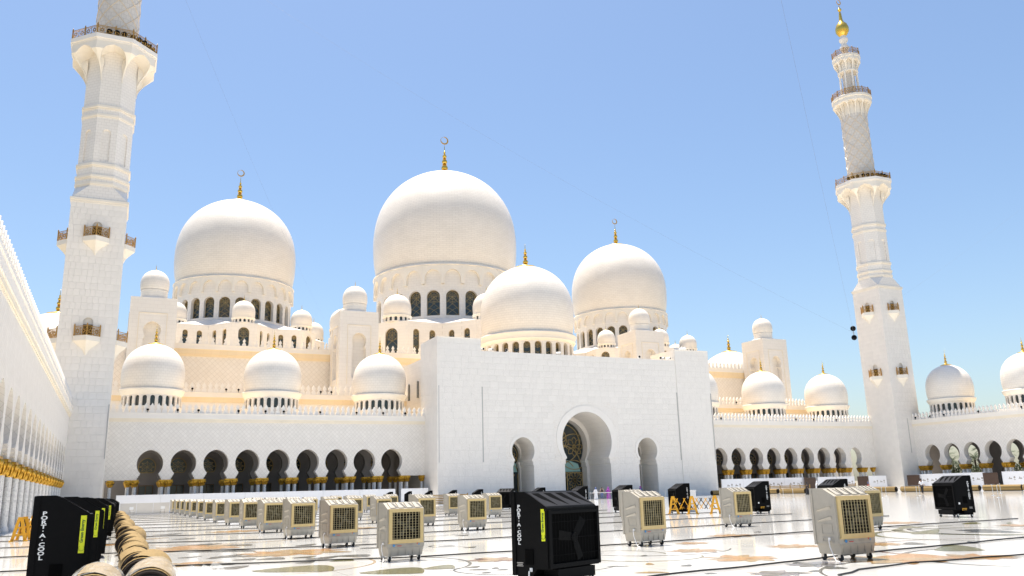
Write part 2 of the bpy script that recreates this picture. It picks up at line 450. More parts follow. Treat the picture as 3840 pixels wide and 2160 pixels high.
def arcade(label, loc, rz, u0, u1, centers, out='wall', inner=True, colsends=(), group='marble arcades round the courtyard'):
    t = E('arcade', label, 'arcade', loc, rz, group)
    cs = sorted(centers); a, z = cs[0] - SP / 2, cs[-1] + SP / 2
    for c in cs:
        O('arch_bay', me_bay, t, (c, 0, 0))
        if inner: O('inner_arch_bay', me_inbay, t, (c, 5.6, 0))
        if out == 'wall' and inner:
            w = O('window', me_bwin, t, (c, 10.95, 0)); O('grille', me_bgrille, w)
            d = O('door', me_bdoor, t, (c, 10.97, 0)); O('door_frame', me_bdframe, d)
    for p, q in ((u0, a), (z, u1)):
        if q - p > .05:
            b = MB(); b.box(p, q, 0, 1.2, 4.13, 11.6); O('end_wall', b.mesh('end_wall', m_diag), t)
    b = MB(); b.box(u0, u1, -.06, 1.2, 11.6, 11.72); b.box(u0, u1, -.14, 1.2, 11.72, 12.05)
    O('cream_band', b.mesh('cream_band', m_trim), t)
    b = MB(); b.box(u0, u1, -.22, 1.3, 12.05, 12.70); b.box(u0, u1, -.30, 1.3, 12.70, 12.83)
    O('cornice', b.mesh('cornice', m_plain), t)
    b = MB(); b.box(u0, u1, .9, 12.2, 12.3, 12.62); O('roof', b.mesh('roof', m_roof), t)
    b = MB(); b.box(u0, u1, 1.2, 11.6, 9.0, 9.3); O('ceiling', b.mesh('ceiling', m_inner_shade), t)
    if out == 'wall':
        b = MB(); b.box(u0, u1, 11.0, 11.5, 0, 9.0); O('back_wall', b.mesh('back_wall', m_inner_shade), t)
    if out == 'open':
        for k in range(-2, len(cs)):
            c = cs[0] + SP * k
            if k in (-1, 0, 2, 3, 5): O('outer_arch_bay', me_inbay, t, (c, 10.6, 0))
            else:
                b = MB(); b.box(c - SP / 2, c + SP / 2, 10.6, 11.6, 0, 9.0); O('outer_wall', b.mesh('outer_wall', m_inner_shade), t)
        b = MB(); b.box(cs[0] - SP * 2.5, u0, 1.3, 11.6, 9.0, 9.3); O('ceiling', b.mesh('ceiling', m_inner_shade), t)
    merlons(t, u0, u1, -.02, 12.83)
    for i in range(len(cs) + 1):
        e = cs[0] - SP / 2 + i * SP if i < len(cs) else z
        for du in (-.42, .42):
            column(t, e + du, .30)
            column(t, e + du, .92)
            if inner: column(t, e + du, 6.1)
            if out == 'open': column(t, e + du, 11.1)
    for u in colsends:
        column(t, u, .30)
    return t
XA = [3.989 + SP * i for i in range(9)]
arcade('white marble arcade of nine horseshoe arches left of the portal', (0, YF, 0), 0, -1.28, 42.0, XA, colsends=(-.55, 41.35))
arcade('white marble arcade between the portal and the right minaret', (0, YF, 0), 0, 91.5, 2 * XC + 1.28, [2 * XC - x for x in XA], colsends=(2 * XC - 41.35, 2 * XC + .55))
YS = [110.75 - SP * k for k in range(21)]
# left side arcade: local x -> world +Y, local y -> world -X
arcade('long white arcade running away along the left edge', (-5.6, 0, 0), pi / 2, 24.5, 114.3, YS, inner=False, colsends=(113.75,))
# right side arcade: local x -> world -Y, local y -> world +X
arcade('white arcade right of the right minaret, open to trees behind', (2 * XC + 5.6, 0, 0), -pi / 2, -114.3, -66, [-y for y in YS[:11]], out='open', colsends=(-113.75,))

# ------------------------------------------------------------------ domes
SHELL = [(.945, 0), (.965, .08), (.985, .2), (.997, .34), (1.0, .5), (.992, .64), (.97, .78), (.935, .91), (.885, 1.03), (.82, 1.14), (.735, 1.25), (.635, 1.345), (.52, 1.425), (.395, 1.49), (.26, 1.54), (.13, 1.572), (0, 1.585)]
def smooth_prof(p, n=3):
    out = []
    for i in range(len(p) - 1):
        p0, p1, p2, p3 = p[max(i - 1, 0)], p[i], p[i + 1], p[min(i + 2, len(p) - 1)]
        for k in range(n):
            t = k / n
            out.append(tuple(.5 * (2 * p1[j] + (p2[j] - p0[j]) * t + (2 * p0[j] - 5 * p1[j] + 4 * p2[j] - p3[j]) * t * t + (3 * p1[j] - p0[j] - 3 * p2[j] + p3[j]) * t ** 3) for j in (0, 1)))
    return out + [p[-1]]
SHELLS = smooth_prof(SHELL)
_shell_cache = {}
def shell_mesh(Rr, mat, n):
    k = (round(Rr, 3), mat.name)
    if k not in _shell_cache:
        b = MB(); b.lathe([(r * Rr, z * Rr) for r, z in SHELLS], n); _shell_cache[k] = b.mesh('dome_shell', mat, 180)
    return _shell_cache[k]
_drum_cache = {}
def make_dome(label, x, y, zb, Rr, z0, n, win, rd, style, fin, group, finw=1.0, crescent=0.0, visible=360, name='dome'):
    """zb: foot of the shell, z0: foot of the drum, win=(half width, z bottom, z top) above z0, rd: drum radius"""
    t = E(name, label, 'dome', (x, y, z0), 0, group)
    H = zb - z0
    big = Rr > 6
    O('shell', shell_mesh(Rr, m_dome if big else m_domes, 96 if big else 56), t, (0, 0, H))
    hw, wb, wt = win
    key = (style, round(Rr, 2), n, win, round(H, 2), rd)
    if key not in _drum_cache:
        b = MB(); seg = rd * math.tan(pi / n)
        dep = min(1.0, seg * .9) if big else min(.3, seg * .8)
        op = roundarch(hw, wb, wt - hw)
        ztop = H - (.30 if style == 'corbel' else .20) * (1 if big else .5)
        if style == 'corbel':
            ztop = H - Rr * .012
            zc0 = wt + (H - wt) * .22
            rc = rd * 1.045
        for k in range(n):
            b.M = RZ(2 * pi * k / n)
            b.bay(-seg, seg, wb, ztop, op, -rd, -rd + dep, back=False)
            if wb > .02: b.box(-seg, seg, -rd, -rd + dep, 0, wb)
        b.M = None
        drum = b.mesh('drum', m_drum if big else m_domes)
        ring = MB()
        if style == 'corbel':
            s2 = rc * math.tan(pi / n); zc1 = H - Rr * .03
            fo = roundarch(s2 * .80, zc0, zc0 + (zc1 - zc0) * .22, (zc1 - zc0) * .55)
            for k in range(n):
                ring.M = RZ(2 * pi * k / n)
                ring.bay(-s2, s2, zc0, zc1, fo, -rc, -rd + .02, back=False)
            ring.M = None
            ring.lathe([(rd, zc1 - .01), (rc * 1.0, zc1), (rc * 1.012, zc1 + .12), (rc * 1.0, H - .02), (Rr * .93, H)], 96)
        else:
            q = Rr
            ring.lathe([(rd * .99, wt + q * .02), (rd * 1.01, wt + q * .03), (rd * 1.03, H - q * .19), (rd * 1.06, H - q * .15), (q * 1.01, H - q * .10), (q * 1.03, H - q * .055), (q * 1.035, H - q * .025), (q * 1.01, H), (q * .93, H + .01)], 72 if big else 48)
        ring = ring.mesh('cornice_ring', m_cream, 35)
        pane = pane_mesh('window', op, -rd + dep * .8, m_glass)
        gr = None
        if big:
            b = MB(); g = grille_mesh('grille', hw * .97, wb, wt, bw=.055 if Rr > 10 else .05, rows=3 if wt - wb > 3 else 1, y=-rd + dep * .8 - .06)
            gr = g
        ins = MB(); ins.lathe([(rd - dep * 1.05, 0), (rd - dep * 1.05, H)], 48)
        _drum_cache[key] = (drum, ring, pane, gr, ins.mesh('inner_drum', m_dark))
    drum, ring, pane, gr, ins = _drum_cache[key]
    O('drum', drum, t); O('cornice_ring', ring, t); O('inner_drum', ins, t)
    va = math.degrees(math.atan2(x, y))       # direction to the viewer
    for k in range(n):
        a = 360.0 * k / n
        d = (a + va + 180) % 360 - 180
        if abs(d) > visible / 2: continue
        w = O('window', pane, t, rz=2 * pi * k / n)
        if gr: O('grille', gr, w)
    top = H + Rr * 1.572
    f = O('finial', me_finial, t, (0, 0, top), scale=(fin * finw, fin * finw, fin))
    if crescent: O('crescent', me_crescent, f, (0, 0, 1.0), scale=(crescent / (fin * finw), crescent / (fin * finw), crescent / fin))
    return t
# three great domes
GB = 'great domes of the prayer hall'
make_dome('tallest central great dome with crescent finial', XC, 177.5, 49.7, 16.85, 36.2, 24, (1.42, 2.0, 7.6), 15.9, 'corbel', 8.0, GB, 1.03, 1.0, 200)
make_dome('left great dome with crescent finial', XC - 47.2, 176.5, 43.9, 12.08, 34.0, 24, (1.02, 1.45, 5.6), 11.35, 'corbel', 5.9, GB, 1.05, .75, 200)
make_dome('right great dome with crescent finial', XC + 47.2, 176.5, 43.9, 12.08, 34.0, 24, (1.02, 1.45, 5.6), 11.35, 'corbel', 5.9, GB, 1.05, .75, 200)
# middling domes
GM = 'middling domes'
make_dome('middling dome rising behind the portal roof', XC, 134.8, 28.6, 8.6, 22.3, 26, (.62, 2.0, 4.45), 8.25, 'ring', 4.7, GM, 1.1, 0, 210)
make_dome('middling dome peeping out left of the left minaret', XC - 78.8, 173.4, 22.3, 8.6, 16.0, 26, (.62, 2.0, 4.45), 8.25, 'ring', 4.7, GM, 1.1, 0, 200)
make_dome('middling dome behind the battlements right of the portal', XC + 78.8, 173.4, 22.3, 8.6, 16.0, 26, (.62, 2.0, 4.45), 8.25, 'ring', 4.7, GM, 1.1, 0, 200)
# arcade domes
GA = 'small domes on the arcade roofs'
ar = (.235, .75, 2.45)
for lab, x, y in (('arcade dome nearest the left minaret', XC - 63.0, 126.2), ('arcade dome in the middle of the left arcade roof', XC - 46.7, 126.2), ('arcade dome just left of the portal', XC - 30.4, 126.2),
                  ('arcade dome half hidden behind the right edge of the portal', XC + 30.4, 126.2), ('arcade dome in front of the far right square tower', XC + 46.7, 126.2), ('arcade dome just left of the right minaret', XC + 63.0, 126.2),
                  ('arcade dome just right of the right minaret', 144.05, 108.9), ('arcade dome cut by the right edge of the picture', 144.05, 93.4)):
    make_dome(lab, x, y, 16.45, 4.15, 12.7, 24, (.29, 1.3, 2.72), 3.85, 'ring', 2.85, GA, .92, 0, 210)

# ------------------------------------------------------------------ prayer hall
hall = E('prayer_hall', 'white prayer hall block with battlements under the great domes', 'building', (0, 0, 0))
b = MB(); b.box(XC - 66.6, XC + 66.6, 147.1, 206, 0, 24.75); O('wall', b.mesh('wall', m_hall), hall)
b = MB(); b.box(XC - 66.6, XC + 66.6, 146.9, 206, 24.75, 25.1); b.box(XC - 66.6, XC + 66.6, 146.75, 206, 25.1, 25.95)
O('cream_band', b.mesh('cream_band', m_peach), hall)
b = MB(); b.box(XC - 66.6, XC + 66.6, 146.6, 206, 25.95, 26.70); b.box(XC - 66.6, XC + 66.6, 146.5, 206, 26.7, 26.82)
O('cornice', b.mesh('cornice', m_plain), hall)
for a, z in ((-60.1, -33.8), (-26.7, -24.6), (24.6, 26.7), (33.8, 60.1)): merlons(hall, XC + a, XC + z, 146.7, 26.82, .98, 1.0)
merlons(hall, XC - 24.6, XC - 9, 146.7, 26.82, .98, 1.0)
b = MB(); b.box(XC - 66.2, XC + 66.2, 147.0, 205.5, 26.82, 26.86); O('roof', b.mesh('roof', m_roof), hall)  # unseen sheet added to throw warm bounce on the great domes
for sg in (-1, 1):
    xa, xb = sorted((XC + sg * 66.6, XC + sg * 90)); b = MB(); b.box(xa, xb, 160, 190, 0, 16.2); O('side_wing', b.mesh('side_wing', m_wall), hall)
# lower terrace with its own parapet
ter = E('roof_terrace', 'lower roof terrace with battlements between arcade roof and hall', 'building', (0, 0, 0))
b = MB(); b.box(-8, 2 * XC + 8, 132.5, 147.0, 0, 15.6); O('wall', b.mesh('wall', m_wall), ter)
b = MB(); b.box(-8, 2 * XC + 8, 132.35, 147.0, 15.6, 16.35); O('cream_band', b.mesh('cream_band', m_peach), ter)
b = MB(); b.box(-8, 2 * XC + 8, 132.2, 146.9, 16.35, 17.0); b.box(-8, 2 * XC + 8, 132.1, 146.8, 17.0, 17.1); O('cornice', b.mesh('cornice', m_plain), ter)
b = MB(); b.box(-7.5, 2 * XC + 7.5, 132.5, 146.4, 17.1, 17.13); O('roof', b.mesh('roof', m_roof), ter)  # unseen warm sheet added over the terrace for its bounce light
merlons(ter, -4, 42.5, 132.3, 17.1, .86, 1.16); merlons(ter, 91, 2 * XC + 4, 132.3, 17.1, .86, 1.16)
# star shaped bases of the great domes
def star_base(label, x, y, Rt, Rc, hw, z0, z1, rd, zr0, zr1, small, group):
    t = E('star_dome_base', label, 'building', (x, y, 0), 0, group)
    b = MB(); roof = MB(); wins = []
    H = z1 - z0
    for k in range(8):
        th = 2 * pi * k / 8
        M = RZ(th)
        b.M = M
        ww = hw * .42
        zb = z0 + .10 * H; op = roundarch(ww, zb, z1 - .22 * H - ww + .6)
        b.bay(-hw, hw, zb, z1, op, -Rt, -Rt + .6, back=False); b.box(-hw, hw, -Rt, -Rt + .6, z0 - 3, zb)
        wins.append((M, op, -Rt + .45, True, ww, zb, z1 - .22 * H + .6))
        for sg in (-1, 1):
            p = M @ Vector((sg * hw, -Rt, 0)); a2 = th + sg * pi / 8
            q = Vector((Rc * math.sin(a2), -Rc * math.cos(a2), 0))
            A, B = (q, p) if sg < 0 else (p, q)
            mid = (A + B) / 2; dd = B - A; L2 = dd.length / 2
            M2 = Matrix.Translation(mid) @ Matrix.Rotation(math.atan2(dd.y, dd.x), 4, 'Z')
            b.M = M2; w2 = hw * .20; op2 = roundarch(w2, zb, z1 - .22 * H - w2 + .3)
            for c in (-L2 * .45, L2 * .45):
                xa, xb = (-L2, 0) if c < 0 else (0, L2)
                b.bay(xa, xb, zb, z1, [(px + c, pz) for px, pz in op2], 0, .5, back=False)
                wins.append((M2 @ Matrix.Translation((c, 0, 0)), op2, .35, False, w2, zb, z1 - .22 * H + .3))
            b.box(-L2, L2, 0, .5, z0 - 3, zb)
            b.M = None
        # roof: valley at the points, ridge between them
        a1, a2 = th - pi / 8, th + pi / 8
        P = lambda r, a, z: (r * math.sin(a), -r * math.cos(a), z)
        tl = tuple(M @ Vector((-hw, -Rt, z1 - .01))); tr = tuple(M @ Vector((hw, -Rt, z1 - .01)))
        c1, c2 = P(Rc, a1, z1 - .01), P(Rc, a2, z1 - .01)
        i0, i1, i2 = P(rd, th, zr0), P(rd, a1, zr1), P(rd, a2, zr1)
        roof.add([tl, tr, c2, i2, i0, i1, c1], [(0, 1, 4), (1, 2, 3), (1, 3, 4), (0, 4, 5), (0, 5, 6)])
    O('wall', b.mesh('wall', m_wall), t)
    O('roof', roof.mesh('roof', m_plain), t)
    cache = {}
    for M, op, yy, bigw, ww, zb, zt in wins:
        if bigw not in cache:
            cache[bigw] = (pane_mesh('window', op, yy, m_glass), grille_mesh('grille', ww, zb, zt, bw=.05, rows=2 if bigw else 3, y=yy - .05))
        pm, gm = cache[bigw]
        if (M @ Vector((0, -1, 0)) - M @ Vector((0, 0, 0))).dot(Vector((-x, -y, 0)).normalized()) < -.1: continue
        w = O('window', pm, t); w.matrix_basis = M
        O('grille', gm, w)
    return t
GS = 'star shaped dome bases'
star_base('star shaped base under the left great dome', XC - 47.2, 176.5, 18.5, 15.4, 2.35, 26.8, 33.1, 11.3, 33.3, 35.1, 2.1, GS)
star_base('star shaped base under the right great dome', XC + 47.2, 176.5, 18.5, 15.4, 2.35, 26.8, 33.1, 11.3, 33.3, 35.1, 2.1, GS)
star_base('star shaped base under the central great dome', XC, 177.5, 26.4, 22.0, 3.35, 26.8, 35.2, 15.85, 35.5, 37.6, 2.9, GS)
GT = 'little domes round the great domes'
_where = {-90: 'far left', -45: 'front left', 0: 'front', 45: 'front right', 90: 'far right', 135: 'rear right'}
for nm, x, y, rr, Rs, z0, zb in (('left great dome', XC - 47.2, 176.5, 16.6, 2.12, 33.1, 34.35), ('right great dome', XC + 47.2, 176.5, 16.6, 2.12, 33.1, 34.35), ('central great dome', XC, 177.5, 24.0, 2.9, 35.2, 36.75)):
    for a in (-90, -45, 0, 45, 90):
        make_dome('little dome at the %s corner of the base of the %s' % (_where[a], nm), x + rr * math.sin(R(a)), y - rr * math.cos(R(a)), zb, Rs, z0, 16,
                  (.21 * Rs / 2.1, .22, .80 * Rs / 2.1), Rs * .955, 'ring', .62 * Rs, GT, .60, 0, 200)
# square towers with a keyhole niche on each face
def tower(label, x, group):
    t = E('square_tower', label, 'tower', (x, 143.0, 0), 0, group)
    hw = 3.42; b = MB(); nich = MB()
    op = horseshoe(1.28, 27.45, 1.42, 1.0, [(1.24, 20.96), (1.24, 26.1), (1.12, 26.2), (1.08, 26.45)])
    for k in range(4):
        b.M = RZ(k * pi / 2)
        b.bay(-hw, hw, 20.96, 32.7, op, -hw, -hw + 1.3, back=False)
        e = hw if k % 2 == 0 else hw - 1.3
        b.box(-e, e, -hw, -hw + 1.3, 10, 20.96)
    b.M = None; b.box(-hw + .2, hw - .2, -hw + .2, hw - .2, 32.45, 32.68)
    O('wall', b.mesh('wall', m_wall), t)
    bb = MB(); bb.box(-hw + 1.2, hw - 1.2, -hw + 1.2, hw - 1.2, 19, 31); O('niche_back', bb.mesh('niche_back', m_wall), t)
    fr = MB()
    for x0, x1, z0, z1 in ((-2.1, -2.0, 19.9, 30.25), (2.0, 2.1, 19.9, 30.25), (-2.0, 2.0, 30.15, 30.25)): fr.box(x0, x1, -hw - .07, -hw, z0, z1)
    mf = fr.mesh('niche_frame', m_trim)
    for k in range(4): O('niche_frame', mf, t, rz=k * pi / 2)
    b = MB(); b.lathe([(2.9, 32.66), (2.5, 33.05), (0, 33.1)], 32); O('dome_foot', b.mesh('dome_foot', m_plain, 40), t)
    b = MB(); b.lathe([(2.02, 33.0), (2.02, 34.2), (2.06, 34.25), (2.06, 34.45), (2.0, 34.5)], 40); O('drum', b.mesh('drum', m_domes, 30), t)
    O('shell', shell_mesh(2.19, m_domes, 56), t, (0, 0, 34.5))
    O('finial', me_finial, t, (0, 0, 34.5 + 2.19 * 1.572), scale=(.75, .75, 1.15))
    return t
GW = 'square domed towers'
tower('square domed tower just right of the left minaret', XC - 63.3, GW)
tower('square domed tower between the left and central great domes', XC - 30.25, GW)
tower('square domed tower in front of the right great dome', XC + 30.25, GW)
tower('square domed tower left of the right minaret, standing alone against sky', XC + 63.3, GW)
# curved screen wall beside the leftmost tower
b = MB(); b.extr([(-5.2, 13), (0, 13), (0, 25.2), (-1.0, 25.1), (-2.1, 24.6), (-3.3, 23.6), (-4.3, 22.0), (-4.95, 20.0), (-5.2, 18.0)], 0, 1.2)
T(O('curved_wall', b.mesh('curved_wall', m_hall), None, (XC - 66.8, 140.6, 0)), 'curved white wall piece tucked between left minaret and square tower', 'wall')

# ------------------------------------------------------------------ stone panels
_b = MB(); _b.box(-.5, .5, 0, 1, -.5, .5)
me_panel = _b.mesh('stone_panel', m_panel)
def panel_rows(u0, u1, z0, z1, rh, wmin, wmax, holes=()):
    """yield (u0,u1,z0,z1) blocks in running bond; holes = rectangles left free"""
    out = []; n = max(1, round((z1 - z0) / rh)); h = (z1 - z0) / n
    for i in range(n):
        a, b = z0 + i * h, z0 + (i + 1) * h
        iv = [(u0, u1)]
        for (x0, x1, y0, y1) in holes:
            if y0 < b - 1e-6 and y1 > a + 1e-6:
                nv = []
                for p, q in iv:
                    if x1 <= p or x0 >= q: nv.append((p, q)); continue
                    if x0 > p: nv.append((p, x0))
                    if x1 < q: nv.append((x1, q))
                iv = nv
        for p, q in iv:
            x = p
            first = True
            while x < q - 1e-6:
                w = rnd.uniform(wmin, wmax) * (rnd.uniform(.5, 1) if first else 1); first = False
                if q - (x + w) < wmin * .6: w = q - x
                out.append((x, x + w, a, b)); x += w
    return out
def lay_panels(parent, blocks, y, proud, rot=0.0, limit=300, gap=.011, order=None, me=None, m2=None):
    """front faces lie at local y=y (facing -Y) before a turn by rot; returns how many were made as parts"""
    blocks = sorted(blocks, key=order) if order else blocks
    for i, (a, b, c, d) in enumerate(blocks[:limit]):
        M = RZ(rot) @ Matrix.Translation(((a + b) / 2, y, (c + d) / 2))
        o = O('stone_panel', me or me_panel, parent, M.to_translation(), rz=rot, scale=(b - a - gap, proud, d - c - gap))
    if len(blocks) > limit:
        m = MB(); m.M = RZ(rot)
        for a, b, c, d in blocks[limit:]: m.box(a + gap / 2, b - gap / 2, y, y + proud, c + gap / 2, d - gap / 2)
        O('stone_facing', m.mesh('stone_facing', m2 or m_panel2), parent, kind='stuff')
m_panel2 = nz(pmat('marble_facing', (.835, .785, .715), .42), .9, .965, 1.03, 2)

# ------------------------------------------------------------------ entrance portal
por = E('entrance_portal', 'tall plain white marble entrance portal with three keyhole arches', 'portal', (0, 0, 0))
main_op = horseshoe(4.45, 8.8, 4.6, 3.75, [(4.15, 0), (4.15, 5.3), (3.98, 5.4), (3.95, 6.05), (3.8, 6.15)], 22)
side_op = horseshoe(1.88, 7.35, 2.05, 1.45, [(1.75, 0), (1.75, 5.15), (1.62, 5.25), (1.58, 5.75), (1.45, 5.9)], 16)
sh = lambda op, c: [(x + c, z) for x, z in op]
XL, XR = 48.88, 2 * XC - 48.88
SC = XC - 11.2
b = MB()
b.bay(XL, 60.5, 0, 22.3, sh(side_op, SC), 115.3, 119.4)
b.bay(60.5, 2 * XC - 60.5, 0, 22.3, sh(main_op, XC), 115.3, 121.6)
b.bay(2 * XC - 60.5, XR, 0, 22.3, sh(side_op, 2 * XC - SC), 115.3, 119.4)
O('front_wall', b.mesh('front_wall', m_core), por)
for x0, x1 in ((41.92, XL), (XR, 2 * XC - 41.92)):
    b = MB(); b.box(x0, x1, YP + .05, 122.0, 0, 24.15); O('pier', b.mesh('pier', m_wall), por)
b = MB(); b.box(42.8, 2 * XC - 42.8, 121.61, 146.9, 18.0, 22.3)
for x0, x1 in ((42.8, 44.0), (2 * XC - 44.0, 2 * XC - 42.8)): b.box(x0, x1, 122.0, 146.9, 0, 18.0)
O('side_wall', b.mesh('side_wall', m_wall), por)
# facing panels
def surround(op, c, gx, gz, name, th=.2):
    """flat marble field round an arch, closing the panel grid: a rectangle gx wide, gz tall with the arch cut out"""
    m = MB(); m.bay(c - gx, c + gx, 0, gz, sh(op, c), YP + .1, 115.3, back=False)
    O(name, m.mesh(name, m_carved), por)
G1, G2 = 5.9, 14.9
S1, S2 = 2.9, 10.6
surround(main_op, XC, G1, G2, 'arch_field'); surround(side_op, SC, S1, S2, 'arch_field'); surround(side_op, 2 * XC - SC, S1, S2, 'arch_field')
holes = [(XC - G1, XC + G1, 0, G2), (SC - S1, SC + S1, 0, S2), (2 * XC - SC - S1, 2 * XC - SC + S1, 0, S2)]
# the rows must end on the hole edges: cut exact bands
zs = [0, S2, G2, 22.35]; blocks = []
for z0, z1 in zip(zs[:-1], zs[1:]):
    blocks += panel_rows(XL, XR, z0, z1, .92, 1.0, 1.7, holes)
me_ppanel = me_panel.copy(); me_ppanel.materials.clear(); me_ppanel.materials.append(m_ppanel)
lay_panels(por, blocks, YP + .1, .2, order=lambda q: q[0] * .3 - q[2], me=me_ppanel, m2=m_ppanel)
pb = panel_rows(41.92, XL, 0, 24.2, .92, 1.0, 1.7) + panel_rows(XR, 2 * XC - 41.92, 0, 24.2, .92, 1.0, 1.7)
lay_panels(por, pb, YP + .0, .05, limit=0, m2=m_ppanel)
lay_panels(por, panel_rows(-122.0, -114.6, 0, 24.2, .92, 1.0, 1.7), 41.72, .2, rot=-pi / 2, limit=0)
# archivolts
def archivolt(op, c, grow, y, name):
    m = MB(); pts = [p for p in op if p[1] > 5.3 or True]
    zc = max(p[1] for p in op) * .62
    k = [i for i, p in enumerate(op) if p[1] >= 6.0]
    P = [op[i] for i in k]
    zm = P[0][1]; Rw = max(p[0] for p in P)
    Q = [(x * (1 + grow / Rw), (z - zm) * (1 + grow / (P[len(P) // 2][1] - zm)) + zm) for x, z in P]
    vs = []; fs = []
    for (x, z), (x2, z2) in zip(P, Q):
        vs += [(c + x, y, z), (c + x2, y, z2), (c + x, y + .1, z), (c + x2, y + .1, z2)]
    for i in range(len(P) - 1):
        q = 4 * i
        fs += [(q, q + 4, q + 5, q + 1), (q + 1, q + 5, q + 7, q + 3), (q, q + 2, q + 6, q + 4)]
    fs += [(0, 1, 3, 2), (4 * len(P) - 4, 4 * len(P) - 2, 4 * len(P) - 1, 4 * len(P) - 3)]
    m.add(vs, fs); O(name, m.mesh(name, m_plain), por)
archivolt(main_op, XC, 1.0, YP + .02, 'archivolt'); archivolt(side_op, SC, .45, YP + .04, 'archivolt'); archivolt(side_op, 2 * XC - SC, .45, YP + .04, 'archivolt')
b = MB()
for sg in (-1, 1): b.box(XC + sg * 4.75 - .95, XC + sg * 4.75 + .95, YP + .0, YP + .1, 6.32, 6.5)
O('impost', b.mesh('impost', m_plain), por)
# reveal lining in marble (the jambs and soffit seen through the arches)
for op, c, ye in ((main_op, XC, 121.55), (side_op, SC, 119.35), (side_op, 2 * XC - SC, 119.35)):
    m = MB(); vs = []; fs = []
    zm = max(z for x, z in op)
    for x, z in op:
        s = 1 - .03 / max(abs(x), .5) if abs(x) > .2 else 1
        vs += [(c + x * s, YP + .1, z - (.03 if z > zm * .6 else 0)), (c + x * s, ye, z - (.03 if z > zm * .6 else 0))]
    for i in range(len(op) - 1): fs.append((2 * i, 2 * i + 1, 2 * i + 3, 2 * i + 2))
    m.add(vs, fs); O('reveal', m.mesh('reveal', m_wall), por)
# inner arches and screens
def scale_op(op, s, sz): return [(x * s, z * sz) for x, z in op]
for op, c, hw, y0, y1 in ((main_op, XC, 4.4, 121.62, 123.2), (side_op, SC, 1.9, 119.42, 120.1), (side_op, 2 * XC - SC, 1.9, 119.42, 120.1)):
    io = scale_op(op, .88, .95)
    m = MB(); m.bay(c - hw - .9, c + hw + .9, 0, max(z for x, z in op) + .6, sh(io, c), y0, y1)
    O('inner_arch', m.mesh('inner_arch', m_plain), por)
def flower(b, cx, cz, r, y, n=8, bw=.10):
    for k in range(n):
        a = 2 * pi * k / n
        for sg in (-1, 1):
            pts = []
            for i in range(7):
                t = i / 6; rr = r * t; aa = a + sg * (pi / n) * math.sin(pi * t) * 1.15
                pts.append((cx + rr * math.cos(aa), y, cz + rr * math.sin(aa)))
            for p, q in zip(pts[:-1], pts[1:]): b.bar(p, q, bw, bw * .7)
def ringbars(b, cx, cz, r, y, n=28, bw=.10, a0=0, a1=2 * pi):
    P = [(cx + r * math.cos(a0 + (a1 - a0) * i / n), y, cz + r * math.sin(a0 + (a1 - a0) * i / n)) for i in range(n + 1)]
    for p, q in zip(P[:-1], P[1:]): b.bar(p, q, bw, bw * .7)
def screen(op, c, hw, name, Y=123.3):
    top = max(z for x, z in op)
    o2 = [(x + c, z) for x, z in op]
    g = O(name, pane_mesh(name, o2, Y, m_glass, .05), por)
    b = MB(); y = Y - .06
    if hw > 3:
        flower(b, c - 1.2, 9.6, 2.0, y, 10); flower(b, c - 1.2, 9.6, 1.1, y, 10, .07); ringbars(b, c - 1.2, 9.6, 2.05, y)
        flower(b, c + 2.3, 8.4, 1.6, y, 8); ringbars(b, c + 2.2, 7.6, 2.9, y, bw=.12); ringbars(b, c - 2.6, 7.2, 2.4, y, bw=.12)
        ringbars(b, c, 5.2, 3.4, y, bw=.12, a0=.1, a1=pi - .1); ringbars(b, c + .2, 9.0, 3.1, y, bw=.12)
        for cc in (-2.0, 0, 2.0): ringbars(b, c + cc, 3.8, 2.4, y, 18, .12, .6, pi - .6)
        flower(b, c + 2.2, 3.0, 1.35, y, 10); flower(b, c + 2.2, .9, 1.25, y, 8); ringbars(b, c + 2.2, 2.0, 2.2, y)
        flower(b, c - 2.4, 2.2, 1.2, y, 8)
        for x in (-3.6, .75, 3.6): b.box(c + x - .09, c + x + .09, y - .05, y + .05, 0, 4.2)
        b.box(c - 3.7, c + 3.7, y - .05, y + .05, 4.1, 4.25)
    else:
        flower(b, c - .2, 7.0, 1.3, y, 8, .08); ringbars(b, c, 7.0, 1.45, y, bw=.09); ringbars(b, c, 5.6, 1.5, y, 18, .09, 0, pi)
        flower(b, c, 3.9, .9, y, 8, .08); ringbars(b, c, 4.3, 1.4, y, 18, .09, .2, pi - .2)
        for x in (-1.5, 0, 1.5): b.box(c + x - .07, c + x + .07, y - .05, y + .05, 0, 4.0)
    O('grille', b.mesh('grille', m_grille), g)
    m = MB(); m.extr([(c - hw * .93, 4.35), (c + hw * .93, 4.35), (c + hw * .80, 5.6), (c + hw * .3, 6.2), (c - hw * .3, 6.2), (c - hw * .80, 5.6)], Y - .04, Y - .01)
    O('aqua_panel', m.mesh('aqua_panel', m_glassgreen), g)
    if hw > 3:
        m = MB(); m.box(c - 1.8, c + .6, Y - .045, Y - .01, 0, 4.0); O('doorway', m.mesh('doorway', m_void), g)
screen(scale_op(main_op, .875, .945), XC, 3.6, 'glass_screen')
screen(scale_op(side_op, .875, .945), SC, 1.5, 'glass_screen', 120.2); screen(scale_op(side_op, .875, .945), 2 * XC - SC, 1.5, 'glass_screen', 120.2)
